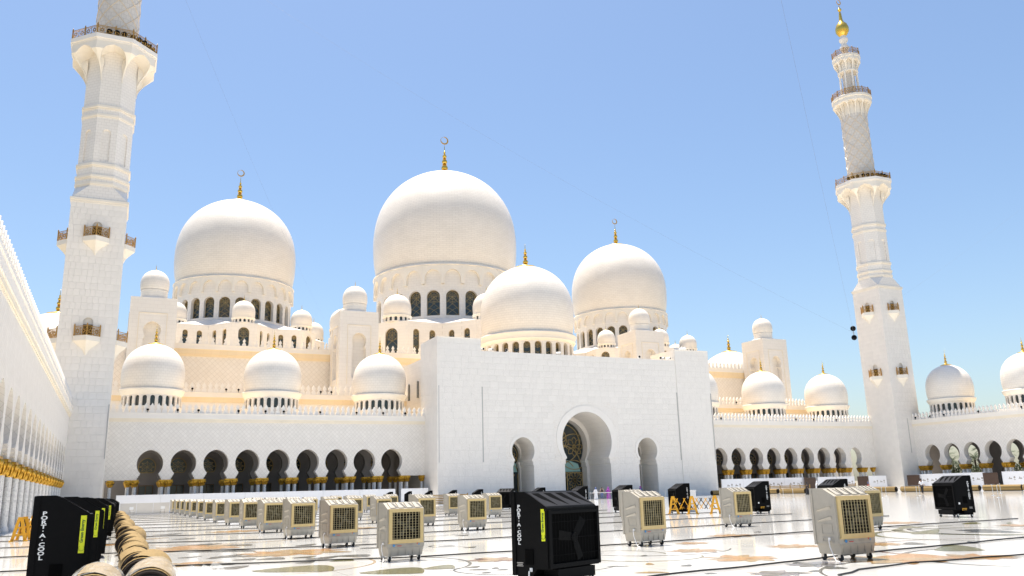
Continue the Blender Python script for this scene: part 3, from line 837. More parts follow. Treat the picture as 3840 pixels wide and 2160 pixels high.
# recessed light slots
b = MB(); b.box(-.075, .075, -.05, .05, 5.75, 16.86); me_slot = b.mesh('light_slot', m_slot)
for x, y in ((41.99, YP - .03), (XL + .10, YP + .08), (XR - .10, YP + .08), (2 * XC - 41.99, YP - .03)): O('light_slot', me_slot, por, (x, y, 0))
O('roof', (lambda m: (m.box(43.0, 2 * XC - 43.0, 117, 146.5, 22.3, 22.34), m.mesh('roof', m_roof))[1])(MB()), por)
O('pier_roof', (lambda m: (m.box(41.95, XL, 114.7, 121.9, 24.15, 24.2), m.box(XR, 2 * XC - 41.95, 114.7, 121.9, 24.15, 24.2), m.mesh('pier_roof', m_plain))[2])(MB()), por)
# narrow windows in the portal's side wall
b = MB()
wop = roundarch(.42, 16.3, 18.6)
b.M = Matrix.Translation((42.74, 0, 0)) @ Matrix.Rotation(-pi / 2, 4, 'Z'); b.extr(wop[::-1], -.02, .05); b.M = None
me_nw = b.mesh('side_window', m_glass)
for y in (126.5, 131.0): O('side_window', me_nw, por, (0, y, 0))

# ------------------------------------------------------------------ minarets
def rail_panel_mesh(w, h, stars=2):
    b = MB(); t = .05
    b.box(-w / 2, w / 2, -t / 2, t / 2, h - .09, h); b.box(-w / 2, w / 2, -t / 2, t / 2, .06, .13); b.box(-w / 2, w / 2, -t / 2, t / 2, h * .80, h * .84)
    for i in range(stars):
        c = -w / 2 + w * (i + .5) / stars; r = min(w / stars * .40, h * .30); zc = h * .46
        P = [(c + r * math.sin(2 * pi * k * 3 / 8), -.0, zc + r * math.cos(2 * pi * k * 3 / 8)) for k in range(9)]
        for p, q in zip(P[:-1], P[1:]): b.bar(p, q, .045, .04)
        for sx in (-1, 1): b.box(c + sx * w / stars * .48 - .02, c + sx * w / stars * .48 + .02, -.02, .02, .1, h * .82)
        for k in range(4): a = pi / 4 + k * pi / 2; b.bar((c + r * math.cos(a), 0, zc + r * math.sin(a)), (c + w / stars * .46 * (1 if math.cos(a) > 0 else -1), 0, zc + h * .34 * (1 if math.sin(a) > 0 else -1)), .035, .035)
    return b.mesh('railing', m_brass)
b = MB(); b.box(-.07, .07, -.07, .07, 0, 1.28); b.lathe([(.10, 1.28), (.10, 1.33), (.06, 1.36), (.075, 1.43), (.05, 1.5), (0, 1.55)], 8); me_post = b.mesh('rail_post', m_brass)
b = MB()
b.M = Matrix.Rotation(pi / 2, 4, 'X'); b.lathe([(0, -.22), (.16, -.20), (.22, -.05), (.30, .18), (.30, .24), (.26, .22), (0, .18)], 12); b.M = None
b.box(-.05, .05, -.05, .05, -.45, 0)
me_flood = b.mesh('floodlight', m_black, 40)
def ngal(b, n, rs, ro, z0, z1, zs, apex, aw, steps=14):
    """flaring gallery with an arched hollow on each of n faces. rs shaft inradius, ro outer inradius"""
    tn = math.tan(pi / n)
    zl = [z0 + (z1 - z0) * i / steps for i in range(steps + 1)]
    def rad(z):
        t = min(max((z - z0) / (zs - z0), 0), 1)
        return rs + .06 + (ro - rs - .06) * (1 - math.cos(t * pi / 2)) ** 1.0
    def half(z):      # half width of the hollow at height z
        if z >= apex: return 0.0
        zc = apex - aw * 1.05
        e = rad(z) * tn
        if z >= zc: w = aw * math.sqrt(max(0, 1 - ((z - zc) / (apex - zc)) ** 2))
        else: w = aw * (1 - .25 * ((zc - z) / (zc - z0)) ** 2)
        return min(w, e - .10 - .0 * (z - z0))
    for k in range(n):
        b.M = RZ(2 * pi * k / n)
        for za, zb in zip(zl[:-1], zl[1:]):
            ra, rb = rad(za), rad(zb); ea, eb = ra * tn, rb * tn; ha, hb = half(za), half(zb)
            for sg in (-1, 1):
                q = [(sg * ha, -ra, za), (sg * ea, -ra, za), (sg * eb, -rb, zb), (sg * hb, -rb, zb)]
                b.add(q, [(0, 1, 2, 3) if sg > 0 else (3, 2, 1, 0)])
                if ha > 0 or hb > 0:
                    q = [(sg * ha, -ra, za), (sg * hb, -rb, zb), (sg * hb, -rs, zb), (sg * ha, -rs, za)]
                    b.add(q, [(0, 1, 2, 3) if sg > 0 else (3, 2, 1, 0)])
    b.M = None
def ngon(n, r, a0=0.0):
    rr = r / math.cos(pi / n)
    return [(rr * math.sin(2 * pi * (k + .5) / n + a0), -rr * math.cos(2 * pi * (k + .5) / n + a0)) for k in range(n)]
m_oct = marble('octagon_block', W1, W2, WG, .62, .40, 'cyl', rad=3.1, ms=.02)
m_net = marble('shaft_block', (.70, .65, .585), (.67, .62, .555), (.56, .51, .45), .62, .62, 'cyl', rad=2.6, off=.5, ms=.03)
m_rib = nz(pmat('rib_stone', (.72, .60, .45), .5), .8, .93, 1.04)
me_rail_o = rail_panel_mesh(2.08, 1.2, 2)
me_rail_b = rail_panel_mesh(1.75, 1.2, 2)
me_rail_s = rail_panel_mesh(1.05, 1.2, 1)
def minaret(label, x, y, faces, gf):
    t = E('minaret', label, 'minaret', (x, y, 0), 0, 'minarets')
    W = 3.275; pr = .25
    b = MB(); b.box(-W + pr, W - pr, -W + pr, W - pr, 0, 39.0); O('core', b.mesh('core', m_core), t)
    dw = .60
    levels = (19.3, 31.9)   # foot of the balcony brackets
    doors = [(21.55, 24.1), (34.4, 36.65)]
    allb = {}
    for k in range(4):
        holes = [(-dw, dw, a, c) for a, c in doors]
        zs_ = [0, 21.55, 24.1, 34.4, 36.65, 39.0]; blk = []
        u0, u1 = (-W, W) if k % 2 == 0 else (-W + pr, W - pr)
        for z0, z1 in zip(zs_[:-1], zs_[1:]): blk += panel_rows(u0, u1, z0, z1, .86, .55, 1.0, holes)
        allb[k] = blk
    # faces: front (k=0) and, on the right minaret, its left side (k=3)
    if 3 in faces:
        for k in (0, 3):
            lay_panels(t, allb[k], -W, pr, k * pi / 2, limit=150, order=lambda q: -q[2])
    else:
        lay_panels(t, allb[0], -W, pr, 0, limit=300, order=lambda q: -q[2])
    for k in range(4):
        if k == 0 or k in faces: continue
        lay_panels(t, allb[k], -W, pr, k * pi / 2, limit=0)
    b = MB()
    b.prism([(-W - .08, -W - .08), (W + .08, -W - .08), (W + .08, W + .08), (-W - .08, W + .08)], 39.0, 39.25)
    b.prism([(-W - .16, -W - .16), (W + .16, -W - .16), (W + .16, W + .16), (-W - .16, W + .16)], 39.25, 39.55)
    O('cornice', b.mesh('cornice', m_cream), t)
    # square to octagon
    ro = 3.08; oc = ngon(8, ro); tn = ro * math.tan(pi / 8)
    sq = []
    Ws = W - .02
    for k in range(4):
        M = RZ(k * pi / 2); sq.append(M @ Vector((-Ws, -Ws, 39.55))); sq.append(M @ Vector((Ws, -Ws, 39.55)))
    b = MB()
    for k in range(4):
        M = RZ(k * pi / 2)
        A, B = M @ Vector((-Ws, -Ws, 39.55)), M @ Vector((Ws, -Ws, 39.55))
        C, D = M @ Vector((tn, -ro, 41.5)), M @ Vector((-tn, -ro, 41.5))
        M2 = RZ((k + 1) * pi / 2); F = M2 @ Vector((-tn, -ro, 41.5))
        b.add([tuple(A), tuple(B), tuple(C), tuple(D)], [(0, 1, 2, 3)])
        b.add([tuple(B), tuple(F), tuple(C)], [(0, 1, 2)])
    O('transition', b.mesh('transition', m_oct), t)
    b = MB(); b.prism(oc, 41.5, 44.7); b.prism(oc, 51.0, 57.0)
    cor = ngon(8, ro - .18); b.prism(cor, 44.7, 51.0)
    tnn = ro * math.tan(pi / 8); op = roundarch(.52, 44.9, 48.9)
    for k in range(8):
        b.M = RZ(2 * pi * k / 8)
        b.bay(-tnn, tnn, 44.9, 51.0, op, -ro, -ro + .18, back=False); b.box(-tnn, tnn, -ro, -ro + .18, 44.7, 44.9)
    b.M = None
    O('octagon_shaft', b.mesh('octagon_shaft', m_oct), t)
    for z0, z1, dr in ((41.5, 42.0, .14), (42.5, 42.95, .20), (44.1, 44.6, .20), (51.1, 51.6, .14), (52.3, 52.8, .20)):
        b = MB(); b.prism(ngon(8, ro + dr * .5), z0, z0 + (z1 - z0) * .35); b.prism(ngon(8, ro + dr), z0 + (z1 - z0) * .35, z1)
        O('band', b.mesh('band', m_cream), t)
    b = MB(); ngal(b, 8, ro, 5.15, 56.4, 61.2, 60.0, 60.7, 1.55, 24); O('corbel', b.mesh('corbel', m_cream), t)
    b = MB(); b.prism(ngon(8, ro), 57.0, 61.2); O('corbel_core', b.mesh('corbel_core', m_oct), t)
    b = MB(); b.prism(ngon(8, 5.20), 61.2, 61.45); b.prism(ngon(8, 5.36), 61.45, 62.05); O('gallery_slab', b.mesh('gallery_slab', m_plain), t)
    rr = 5.22; tn = rr * math.tan(pi / 8)
    for k in range(8):
        M = RZ(2 * pi * k / 8)
        for sg in (-1, 1): O('railing', me_rail_o, t, (M @ Vector((sg * tn / 2, -rr, 62.05))), rz=2 * pi * k / 8, scale=(tn / 2.08, 1, 1))
        O('rail_post', me_post, t, M @ Vector((tn, -rr, 62.05)), rz=2 * pi * k / 8 + pi / 8)
        O('rail_post', me_post, t, M @ Vector((0, -rr, 62.05)), rz=2 * pi * k / 8)
    for a in gf:
        r2 = 5.0
        O('floodlight', me_flood, t, (r2 * math.sin(R(a)), -r2 * math.cos(R(a)), 62.70), rot=(R(35), 0, R(a)), scale=1.25)
    # round shaft with a diagonal net of ribs
    b = MB(); b.lathe([(2.72, 62.05), (2.66, 70), (2.60, 77.6)], 40); O('round_shaft', b.mesh('round_shaft', m_net, 180), t)
    for sg in (-1, 1):
        b = MB()
        for k in range(8):
            a0 = 2 * pi * k / 8; P = []
            for i in range(91):
                z = 62.05 + 15.2 * i / 90; a = a0 + sg * (z - 62.05) * .34
                q = 2.74 - .12 * i / 90; P.append((q * math.cos(a), q * math.sin(a), z))
            b.tube(P, .06, 5)
        O('rib_net', b.mesh('rib_net', m_rib, 60), t)
    b = MB(); ngal(b, 14, 2.60, 3.85, 77.0, 81.0, 80.2, 80.3, .72, 18); b.lathe([(2.60, 77), (2.6, 81)], 28); O('corbel', b.mesh('corbel', m_cream), t)
    b = MB(); b.lathe([(0, 81.0), (3.9, 81.0), (4.05, 81.15), (4.05, 81.6), (3.95, 81.7), (0, 81.7)], 48); O('gallery_slab', b.mesh('gallery_slab', m_cream, 35), t)
    n = 14; rr = 3.85; w = 2 * rr * math.tan(pi / n)
    for k in range(n):
        M = RZ(2 * pi * k / n)
        O('railing', me_rail_b, t, M @ Vector((0, -rr, 81.7)), rz=2 * pi * k / n, scale=(w / 1.75, 1, 1.1)); O('rail_post', me_post, t, M @ Vector((w / 2, -rr, 81.7)), rz=2 * pi * k / n)
    # lantern
    b = MB(); b.lathe([(1.25, 81.7), (1.25, 88.2)], 20); O('lantern_core', b.mesh('lantern_core', m_net, 180), t)
    b = MB(); b.lathe([(.24, 81.7), (.24, 82.2), (.19, 82.3), (.18, 87.6), (.26, 87.9), (.26, 88.2)], 10); mc = b.mesh('lantern_column', m_plain, 40)
    for k in range(8): a = 2 * pi * (k + .5) / 8; O('lantern_column', mc, t, (1.85 * math.sin(a), -1.85 * math.cos(a), 0))
    b = MB(); ngal(b, 10, 1.9, 2.75, 88.0, 91.0, 90.2, 90.4, .55, 14); b.lathe([(0, 87.9), (2.1, 87.9), (2.1, 88.2), (1.9, 88.3), (1.9, 91)], 24); O('corbel', b.mesh('corbel', m_cream), t)
    b = MB(); b.lathe([(0, 90.9), (2.75, 90.9), (2.9, 91.05), (2.9, 91.5), (2.8, 91.6), (0, 91.6)], 40); O('gallery_slab', b.mesh('gallery_slab', m_cream, 35), t)
    n = 10; rr = 2.7; w = 2 * rr * math.tan(pi / n)
    for k in range(n):
        M = RZ(2 * pi * k / n)
        O('railing', me_rail_b, t, M @ Vector((0, -rr, 91.6)), rz=2 * pi * k / n, scale=(w / 1.75, 1, 1.1)); O('rail_post', me_post, t, M @ Vector((w / 2, -rr, 91.6)), rz=2 * pi * k / n)
    b = MB(); b.lathe([(.75, 91.6), (.62, 92.4), (.60, 93.2), (.95, 94.0), (.95, 94.3), (.55, 95.0), (.55, 95.3), (.95, 95.9), (.95, 96.3), (.6, 96.8), (.6, 97.2), (0, 97.2)], 24); O('neck', b.mesh('neck', m_plain, 50), t)
    b = MB(); b.lathe([(.55, 97.0), (.9, 97.3), (1.38, 98.1), (1.42, 98.9), (1.15, 99.8), (.55, 100.5), (.38, 101.1), (.27, 102.6), (.16, 103.0)] + [(q, z) for q, z in ball(103.55, .42)] + [(.1, 104.1), (.06, 104.6), (0, 104.9)], 24)
    f = O('finial', b.mesh('finial', m_gold, 50), t)
    O('crescent', me_crescent, f, (0, 0, 104.8), scale=.62)
    # balconies on each face, two levels
    br = MB(); pl = [(-1.5, 0), (1.5, 0), (1.5, -.18), (0, -1.35), (-1.5, -.18)]
    br.prism(pl[::-1], -.62, 0)
    ring = [(-1.5, 0), (1.5, 0), (1.5, -.18), (0, -1.35), (-1.5, -.18)]
    prev = ring
    for zz, s in ((-1.0, .72), (-1.4, .42), (-1.75, .22), (-2.3, .05)):
        nx = [(px * s, py * s) for px, py in ring]
        z0p = {-1.0: -.62, -1.4: -1.0, -1.75: -1.4, -2.3: -1.75}[zz]
        br.prism(nx[::-1], zz, z0p, prev[::-1]); prev = nx
    mbr = br.mesh('bracket', m_cream)
    dr = MB(); dr.box(-.55, .55, .12, .16, 0, 1.55); mdo = dr.mesh('door', m_door)
    dk = MB(); dk.box(-.45, -.05, .10, .118, .1, 1.4); dk.box(.05, .45, .10, .118, .1, 1.4); mdk = dk.mesh('door_glass', m_void)
    sp = MB(); aop = roundarch(.55, 0, 1.75); 
    L1 = math.hypot(1.5, 1.17)
    for lev, (dz0, dz1) in enumerate(doors):
        sp = MB(); sp.bay(-dw, dw, 0, dz1 - dz0, roundarch(.55, 0, dz1 - dz0 - .68), 0, .10, back=False); msp = sp.mesh('door_arch', m_panel)
        for k in range(4):
            M = RZ(k * pi / 2); zf = dz0
            bal = O('balcony', mbr, t, M @ Vector((0, -W - .001, zf)), rz=k * pi / 2)
            O('door_arch', msp, bal, (0, .002, 0))
            d = O('door', mdo, bal, (0, 0, 0)); O('door_glass', mdk, bal)
            for sg in (-1, 1):
                a = math.atan2(1.17, 1.5) * sg
                O('railing', me_rail_b, bal, (sg * .72, -.74, 0), rz=a, scale=(L1 * .94 / 1.75, 1, 1))
                O('rail_post', me_post, bal, (sg * 1.43, -.2, 0))
                O('railing', me_rail_s, bal, (sg * 1.43, -.11, 0), rz=pi / 2, scale=(.16, 1, 1))
            O('rail_post', me_post, bal, (0, -1.28, 0))
    # slim light slot low on the shaft
    b = MB(); b.box(-.06, .06, -.06, .0, 6.6, 13.2)
    ms = b.mesh('light_slot', m_slot)
    O('light_slot', ms, t, (W - .1, -W - .0, 0)) if 3 not in faces else O('light_slot', ms, t, (-.2, -W, 0))
    return t
minaret('left minaret, top cut by the picture, floodlights on its gallery', XC - 71.31, 117.54, (), [-8, 2, 12, 24, 34, 44, 55, 66, 76])
minaret('right minaret with golden bulb and crescent at its tip', XC + 71.31, 117.54, (3,), [-78, -68, -58, -46, -36, -26, -14, -4, 6, 16])

# ------------------------------------------------------------------ lettering helper
def text_mesh(body, size, mat, name, spacing=1.0, line=1.0):
    cu = bpy.data.curves.new('txt', 'FONT'); cu.body = body; cu.size = size; cu.align_x = 'CENTER'; cu.align_y = 'CENTER'
    cu.extrude = .0015; cu.space_line = line; cu.space_character = spacing; cu.offset = size * .03; cu.resolution_u = 2
    o = bpy.data.objects.new('txt', cu); col.objects.link(o)
    bpy.context.view_layer.update()
    me = bpy.data.meshes.new_from_object(o.evaluated_get(bpy.context.evaluated_depsgraph_get()))
    bpy.data.objects.remove(o); bpy.data.curves.remove(cu)
    me.name = name; me.materials.clear(); me.materials.append(mat)
    return me

# ------------------------------------------------------------------ wheels
b = MB(); b.M = Matrix.Rotation(pi / 2, 4, 'Y'); b.lathe([(0, -.03), (.055, -.03), (.07, -.02), (.07, .02), (.055, .03), (0, .03)], 14); b.M = None
me_wheel = b.mesh('wheel', m_rubber, 40)
b = MB(); b.box(-.05, -.036, -.035, .035, .0, .10); b.box(.036, .05, -.035, .035, .0, .10); b.box(-.05, .05, -.035, .035, .10, .12)
me_fork = b.mesh('fork', m_steel)
def caster(parent, x, y, s=1.0):
    w = O('wheel', me_wheel, parent, (x, y, .07 * s), scale=s); O('fork', me_fork, w)

# ------------------------------------------------------------------ beige cooler (front faces -Y)
m_slotdk = pmat('slot_shadow_plastic', (.09, .085, .075), .6)
m_grey2 = pmat('dark_grey_fan', (.003, .003, .003), .6, 0, .1)
m_fanol = pmat('fan_olive', (.05, .045, .025), .6)
BW, BD, BH = 1.10, .70, 1.56
def beige_meshes():
    D = {}
    b = MB(); h = BW / 2; f = -BD / 2
    # body: side profile in (y, z) extruded across the width
    prof = [(f, .36), (f + .0, 1.39), (f + .30, BH - .015), (f + .33, BH), (-f, BH), (-f, .36)]
    n = len(prof)
    b.add([(-h, y, z) for y, z in prof] + [(h, y, z) for y, z in prof], [tuple(range(n)), tuple(range(2 * n - 1, n - 1, -1))] + [((i + 1) % n, i, n + i, n + (i + 1) % n) for i in range(n)])
    # rear flange, proud of the sides
    b.box(-h - .02, h + .02, -f - .05, -f + .012, .34, BH + .012)
    # shoulder ribs down both sides
    for sx in (-1, 1):
        for z in (1.08, .86):
            x0, x1 = (-h - .025, -h + .001) if sx < 0 else (h - .001, h + .025)
            b.add([(x0 if sx < 0 else x1, -.20, z + .10), (x0 if sx < 0 else x1, .20, z), (x1 if sx < 0 else x0, -.20, z + .10), (x1 if sx < 0 else x0, .20, z),
                   (x1 if sx < 0 else x0, -.20, z + .02), (x1 if sx < 0 else x0, .20, z - .03)], [(0, 1, 3, 2), (0, 4, 5, 1), (2, 4, 0), (1, 5, 3), (2, 3, 5, 4), (0, 2, 3, 1)])
        for z0, z1 in ((.56, .80), (.40, .50)):
            xa, xb = (-h - .012, -h + .001) if sx < 0 else (h - .001, h + .012)
            for (y0, y1, c0, c1) in ((-.20, -.18, z0, z1), (.10, .12, z0, z1), (-.18, .10, z0, z0 + .02), (-.18, .10, z1 - .02, z1)): b.box(xa, xb, y0, y1, c0, c1)
        xa, xb = (-h - .016, -h + .001) if sx < 0 else (h - .001, h + .016)
        b.box(xa, xb, f + .01, f + .05, .38, 1.36)
    D['body'] = b.mesh('body', m_beige)
    b = MB(); t = [(-h + .02, f - .01), (h - .02, f - .01), (h - .02, -f - .02), (-h + .02, -f - .02)]
    q = [(-h + .05, f + .03), (h - .05, f + .03), (h - .05, -f - .05), (-h + .05, -f - .05)]
    b.prism(q, .14, .36, t)
    for i in range(5): x = -h + .12 + i * .215; b.box(x - .008, x + .008, f - .008, f + .04, .17, .345)
    D['tank'] = b.mesh('water_tank', m_beige)
    # louvred top slope
    b = MB()
    for i in range(4):
        x = -h + .10 + i * .25
        b.add([(x, f + .03, 1.40), (x + .15, f + .03, 1.40), (x + .08, f + .29, 1.545), (x - .0, f + .29, 1.545), (x, f + .03, 1.43), (x + .15, f + .03, 1.43), (x + .08, f + .29, 1.575), (x, f + .29, 1.575)],
              [(3, 2, 1, 0), (4, 5, 6, 7), (0, 1, 5, 4), (1, 2, 6, 5), (2, 3, 7, 6), (3, 0, 4, 7)])
    D['louvre'] = b.mesh('top_louvre', m_beige)
    b = MB()
    for i in range(4):
        x = -h + .10 + i * .25
        x0, x1 = x + .155, x + .245
        b.add([(x0, f + .04, 1.418), (x1, f + .04, 1.418), (x1 - .06, f + .285, 1.549), (x0 - .065, f + .285, 1.549)], [(0, 1, 2, 3)])
    D['slot'] = b.mesh('slot_shadow', m_slotdk)  # dark strips painting the shadow between the raised louvres
    # cream frame round the grille
    b = MB(); gx0, gx1, gz0, gz1 = -.42, .42, .58, 1.30
    for x0, x1, z0, z1 in ((-.51, gx0, .50, 1.38), (gx1, .51, .50, 1.38), (gx0, gx1, .50, gz0), (gx0, gx1, gz1, 1.38)): b.box(x0, x1, f - .05, f - .001, z0, z1)
    b.box(-.525, .525, f - .035, f - .002, .475, .50); b.box(-.525, .525, f - .035, f - .002, 1.38, 1.395)
    D['frame'] = b.mesh('grille_frame', m_cream_pl)
    b = MB(); b.box(gx0, gx1, f - .004, f - .0015, gz0, gz1); D['void'] = b.mesh('grille_opening', m_void)
    b = MB(); b.box(-.0045, .0045, f - .048, f - .03, gz0, gz1); D['vs'] = b.mesh('slat', m_slat)
    b = MB(); b.box(gx0, gx1, f - .019, f - .010, -.0035, .0035); D['hs'] = b.mesh('crossbar', m_slat)
    b = MB()
    for k in range(9): x = gx0 + (gx1 - gx0) * (k + .5) / 9; b.box(x - .0045, x + .0045, f - .048, f - .03, gz0, gz1)
    for k in range(10): z = gz0 + (gz1 - gz0) * (k + .5) / 10; b.box(gx0, gx1, f - .019, f - .010, z - .0035, z + .0035)
    D['grille'] = b.mesh('grille', m_slat)
    b = MB()
    for k in range(4):
        a = pi / 4 + k * pi / 2 + .3
        b.bar((.03 * math.cos(a), f - .0075, .94 + .03 * math.sin(a)), (.30 * math.cos(a), f - .0075, .94 + .30 * math.sin(a)), .10, .003)
    D['fan'] = b.mesh('fan', m_fanol)
    b = MB(); b.M = Matrix.Translation((-.36, f - .0535, .425)) @ Matrix.Rotation(pi / 2, 4, 'X'); b.lathe([(0, -.04), (.034, -.04), (.034, -.03)], 16); b.M = None
    D['dot'] = b.mesh('logo', m_blue)
    b = MB(); b.box(-.30, -.10, f - .012, f - .009, .43, .448)
    D['l1'] = b.mesh('logo_text', m_grey)
    b = MB(); b.box(-.26, -.13, f - .012, f - .009, .40, .417); b.box(.33, .36, f - .012, f - .009, .44, .47)
    D['l2'] = b.mesh('logo_text', m_red)
    b = MB(); b.box(.02, .22, f - .012, f - .009, .435, .444); b.box(.04, .20, f - .012, f - .009, .41, .419)
    D['l3'] = b.mesh('logo_text', m_grey)
    b = MB(); b.box(.38, .41, f - .012, f - .009, .41, .45); D['l4'] = b.mesh('logo_text', m_blue)
    b = MB(); b.tube([(-h - .03, -.1, .47), (-h - .07, -.12, .45), (-h - .075, -.14, .3), (-h - .05, -.2, .1), (-h - .1, -.3, .02), (-h - .2, -.5, .015)], .012, 6); b.lathe([(0, .44), (.03, .44), (.03, .5), (0, .5)], 8, (-h - .02, -.1))
    D['hose'] = b.mesh('water_hose', m_whitepl)
    return D
BM = beige_meshes()
def beige_cooler(label, x, y, deg, near, group, s=1.0):
    t = E('beige_cooler', label, 'air cooler', (x, y, 0), R(deg), group)
    t.scale = (s, s, s)
    O('body', BM['body'], t); O('water_tank', BM['tank'], t); O('slot_shadow', BM['slot'], O('top_louvre', BM['louvre'], t))
    f = O('grille_frame', BM['frame'], t)
    O('grille_opening', BM['void'], t); O('fan', BM['fan'], t)
    if near:
        for k in range(9): O('slat', BM['vs'], f, (-.42 + .84 * (k + .5) / 9, 0, 0))
        for k in range(10): O('crossbar', BM['hs'], f, (0, 0, .58 + .72 * (k + .5) / 10))
        O('logo', BM['dot'], t)
        for k in ('l1', 'l2', 'l3', 'l4'): O('logo_text', BM[k], t)
        O('water_hose', BM['hose'], t)
    else:
        O('grille', BM['grille'], f)
        O('logo', BM['dot'], t)
    for sx in (-1, 1):
        for sy in (-1, 1): caster(t, sx * .44, sy * .24)
    return t

# ------------------------------------------------------------------ black cooler (front faces -Y)
KW, KD, KH = 1.50, .88, 1.84
def black_meshes():
    D = {}; h = KW / 2; f = -KD / 2
    b = MB()
    prof = [(f, .34), (f, 1.50), (f + .03, 1.54), (f + .50, KH - .02), (f + .54, KH), (-f, KH), (-f, .20), (-.05, .20), (-.15, .34)]
    n = len(prof)
    b.add([(-h, y, z) for y, z in prof] + [(h, y, z) for y, z in prof], [tuple(range(n)), tuple(range(2 * n - 1, n - 1, -1))] + [((i + 1) % n, i, n + i, n + (i + 1) % n) for i in range(n)])
    for sx in (-1, 1):      # rolled edges and service recess rim
        xa, xb = (-h - .02, -h + .001) if sx < 0 else (h - .001, h + .02)
        b.box(xa, xb, -f - .09, -f + .005, .20, KH - .01)
        b.box(xa, xb, f - .004, f + .04, .36, 1.50)
    b.box(-h - .03, h + .03, f - .03, f + .05, 1.46, 1.52)
    D['body'] = b.mesh('body', m_black)
    b = MB(); b.add([(-h + .02, f + .045, 1.553), (h - .02, f + .045, 1.553), (h - .02, f + .49, 1.826), (-h + .02, f + .49, 1.826)], [(0, 1, 2, 3)])
    b.box(-h + .02, h - .02, f + .56, -f - .02, KH + .001, KH + .008)
    D['hood'] = b.mesh('hood', m_blackhood)
    # four triangular air scoops on the slope of the hood
    b = MB(); sl = (1.826 - 1.553) / (.49 - .045)
    P = lambda x, s, up=0: (x, f + .045 + s * .445, 1.557 + s * .445 * sl + up)
    b.add([P(.0, .93), P(.20, .93), P(.30, .05), P(.075, .55), P(.0, .93, -.05), P(.20, .93, -.05), P(.30, .05, -.05), P(.075, .55, -.05)], [(3, 2, 1, 0)[::-1], (0, 1, 5, 4), (1, 2, 6, 5), (2, 3, 7, 6), (3, 0, 4, 7)])
    D['scoop'] = b.mesh('air_scoop', m_void)
    # front panel: frame, dark opening, wire guard, fan
    b = MB()
    for x0, x1, z0, z1 in ((-h, -h + .07, .36, 1.48), (h - .07, h, .36, 1.48), (-h + .07, h - .07, .36, .44), (-h + .07, h - .07, 1.40, 1.46)): b.box(x0, x1, f - .05, f - .001, z0, z1)
    D['front'] = b.mesh('front_frame', m_black)
    b = MB(); b.box(-h + .07, h - .07, f - .006, f - .002, .44, 1.40); D['void'] = b.mesh('fan_opening', m_void)
    b = MB(); b.M = Matrix.Translation((0, f - .012, .92)) @ Matrix.Rotation(pi / 2, 4, 'X'); b.lathe([(0, .02), (.09, .02), (.10, 0), (0, 0)], 16); b.M = None
    D['hub'] = b.mesh('fan_hub', m_grey2)
    b = MB(); b.add([(.04, f - .01, .0), (.10, f - .02, .10), (.17, f - .02, .44), (-.02, f - .008, .46), (-.06, f - .008, .08)], [(0, 1, 2, 3, 4)]); b.add([(.04, f - .0095, .0), (.10, f - .0195, .10), (.17, f - .0195, .44), (-.02, f - .0075, .46), (-.06, f - .0075, .08)], [(4, 3, 2, 1, 0)])
    D['blade'] = b.mesh('fan_blade', m_grey2)
    b = MB()
    for k in range(16): x = -h + .1 + k * (KW - .2) / 15; b.box(x - .002, x + .002, f - .04, f - .036, .44, 1.40)
    for z in (.6, .92, 1.24): b.box(-h + .07, h - .07, f - .044, f - .04, z - .003, z + .003)
    D['guard'] = b.mesh('wire_guard', m_black)
    b = MB(); b.box(-h + .08, h - .08, f + .12, -f - .04, .11, .20); b.box(-h - .0, h, -.12, .08, .12, .17); b.box(-h + .2, h - .2, f - .05, f + .3, .13, .33)
    D['base'] = b.mesh('base_tray', m_black)
    b = MB(); b.box(-.012, .0, -.02, .18, .42, .72); D['box'] = b.mesh('control_box', m_void)
    b = MB(); b.box(-.004, .0, -.045, .045, -.31, .31); D['sticker'] = b.mesh('lime_sticker', m_lime)
    b = MB(); b.tube([(0, 0, .32), (-.06, .0, .30), (-.07, .0, .12), (-.03, -.1, .03), (.1, -.3, .02)], .015, 6); b.lathe([(0, .29), (.03, .29), (.03, .36), (0, .36)], 8)
    D['hose'] = b.mesh('water_inlet', m_whitepl)
    D['name'] = text_mesh('P\nO\nR\nT\n·\nA\n·\nC\nO\nO\nL', .088, m_letter, 'lettering', 1.0, .82)
    D['green'] = text_mesh('Green Energy', .068, m_ink, 'lettering')
    b = MB(); b.M = Matrix.Rotation(0, 4, 'X')
    P = [(.045 * math.cos(a), .045 * math.sin(a)) for a in [R(40 + 28 * i) for i in range(11)]]
    for p, q in zip(P[:-1], P[1:]): b.bar((p[0], p[1], 0), (q[0], q[1], 0), .014, .003)
    D['swirl'] = b.mesh('emblem', m_ink)
    b = MB()
    for z, w in ((.03, .16), (.0, .13), (-.03, .16)): b.box(-w / 2, w / 2, -.002, .0, z - .008, z + .008)
    D['small'] = b.mesh('small_print', m_grey)
    b = MB(); b.box(-.002, .0, -.04, .04, -.04, .04); D['white'] = b.mesh('white_sticker', m_letter)
    b = MB(); b.box(-.002, .0, -.12, .12, .02, .045); b.box(-.002, .0, -.12, -.07, -.05, -.0); b.box(-.002, .0, -.03, .10, -.04, -.015); D['yprint'] = b.mesh('yellow_print', m_yellow)
    return D
KM = black_meshes()
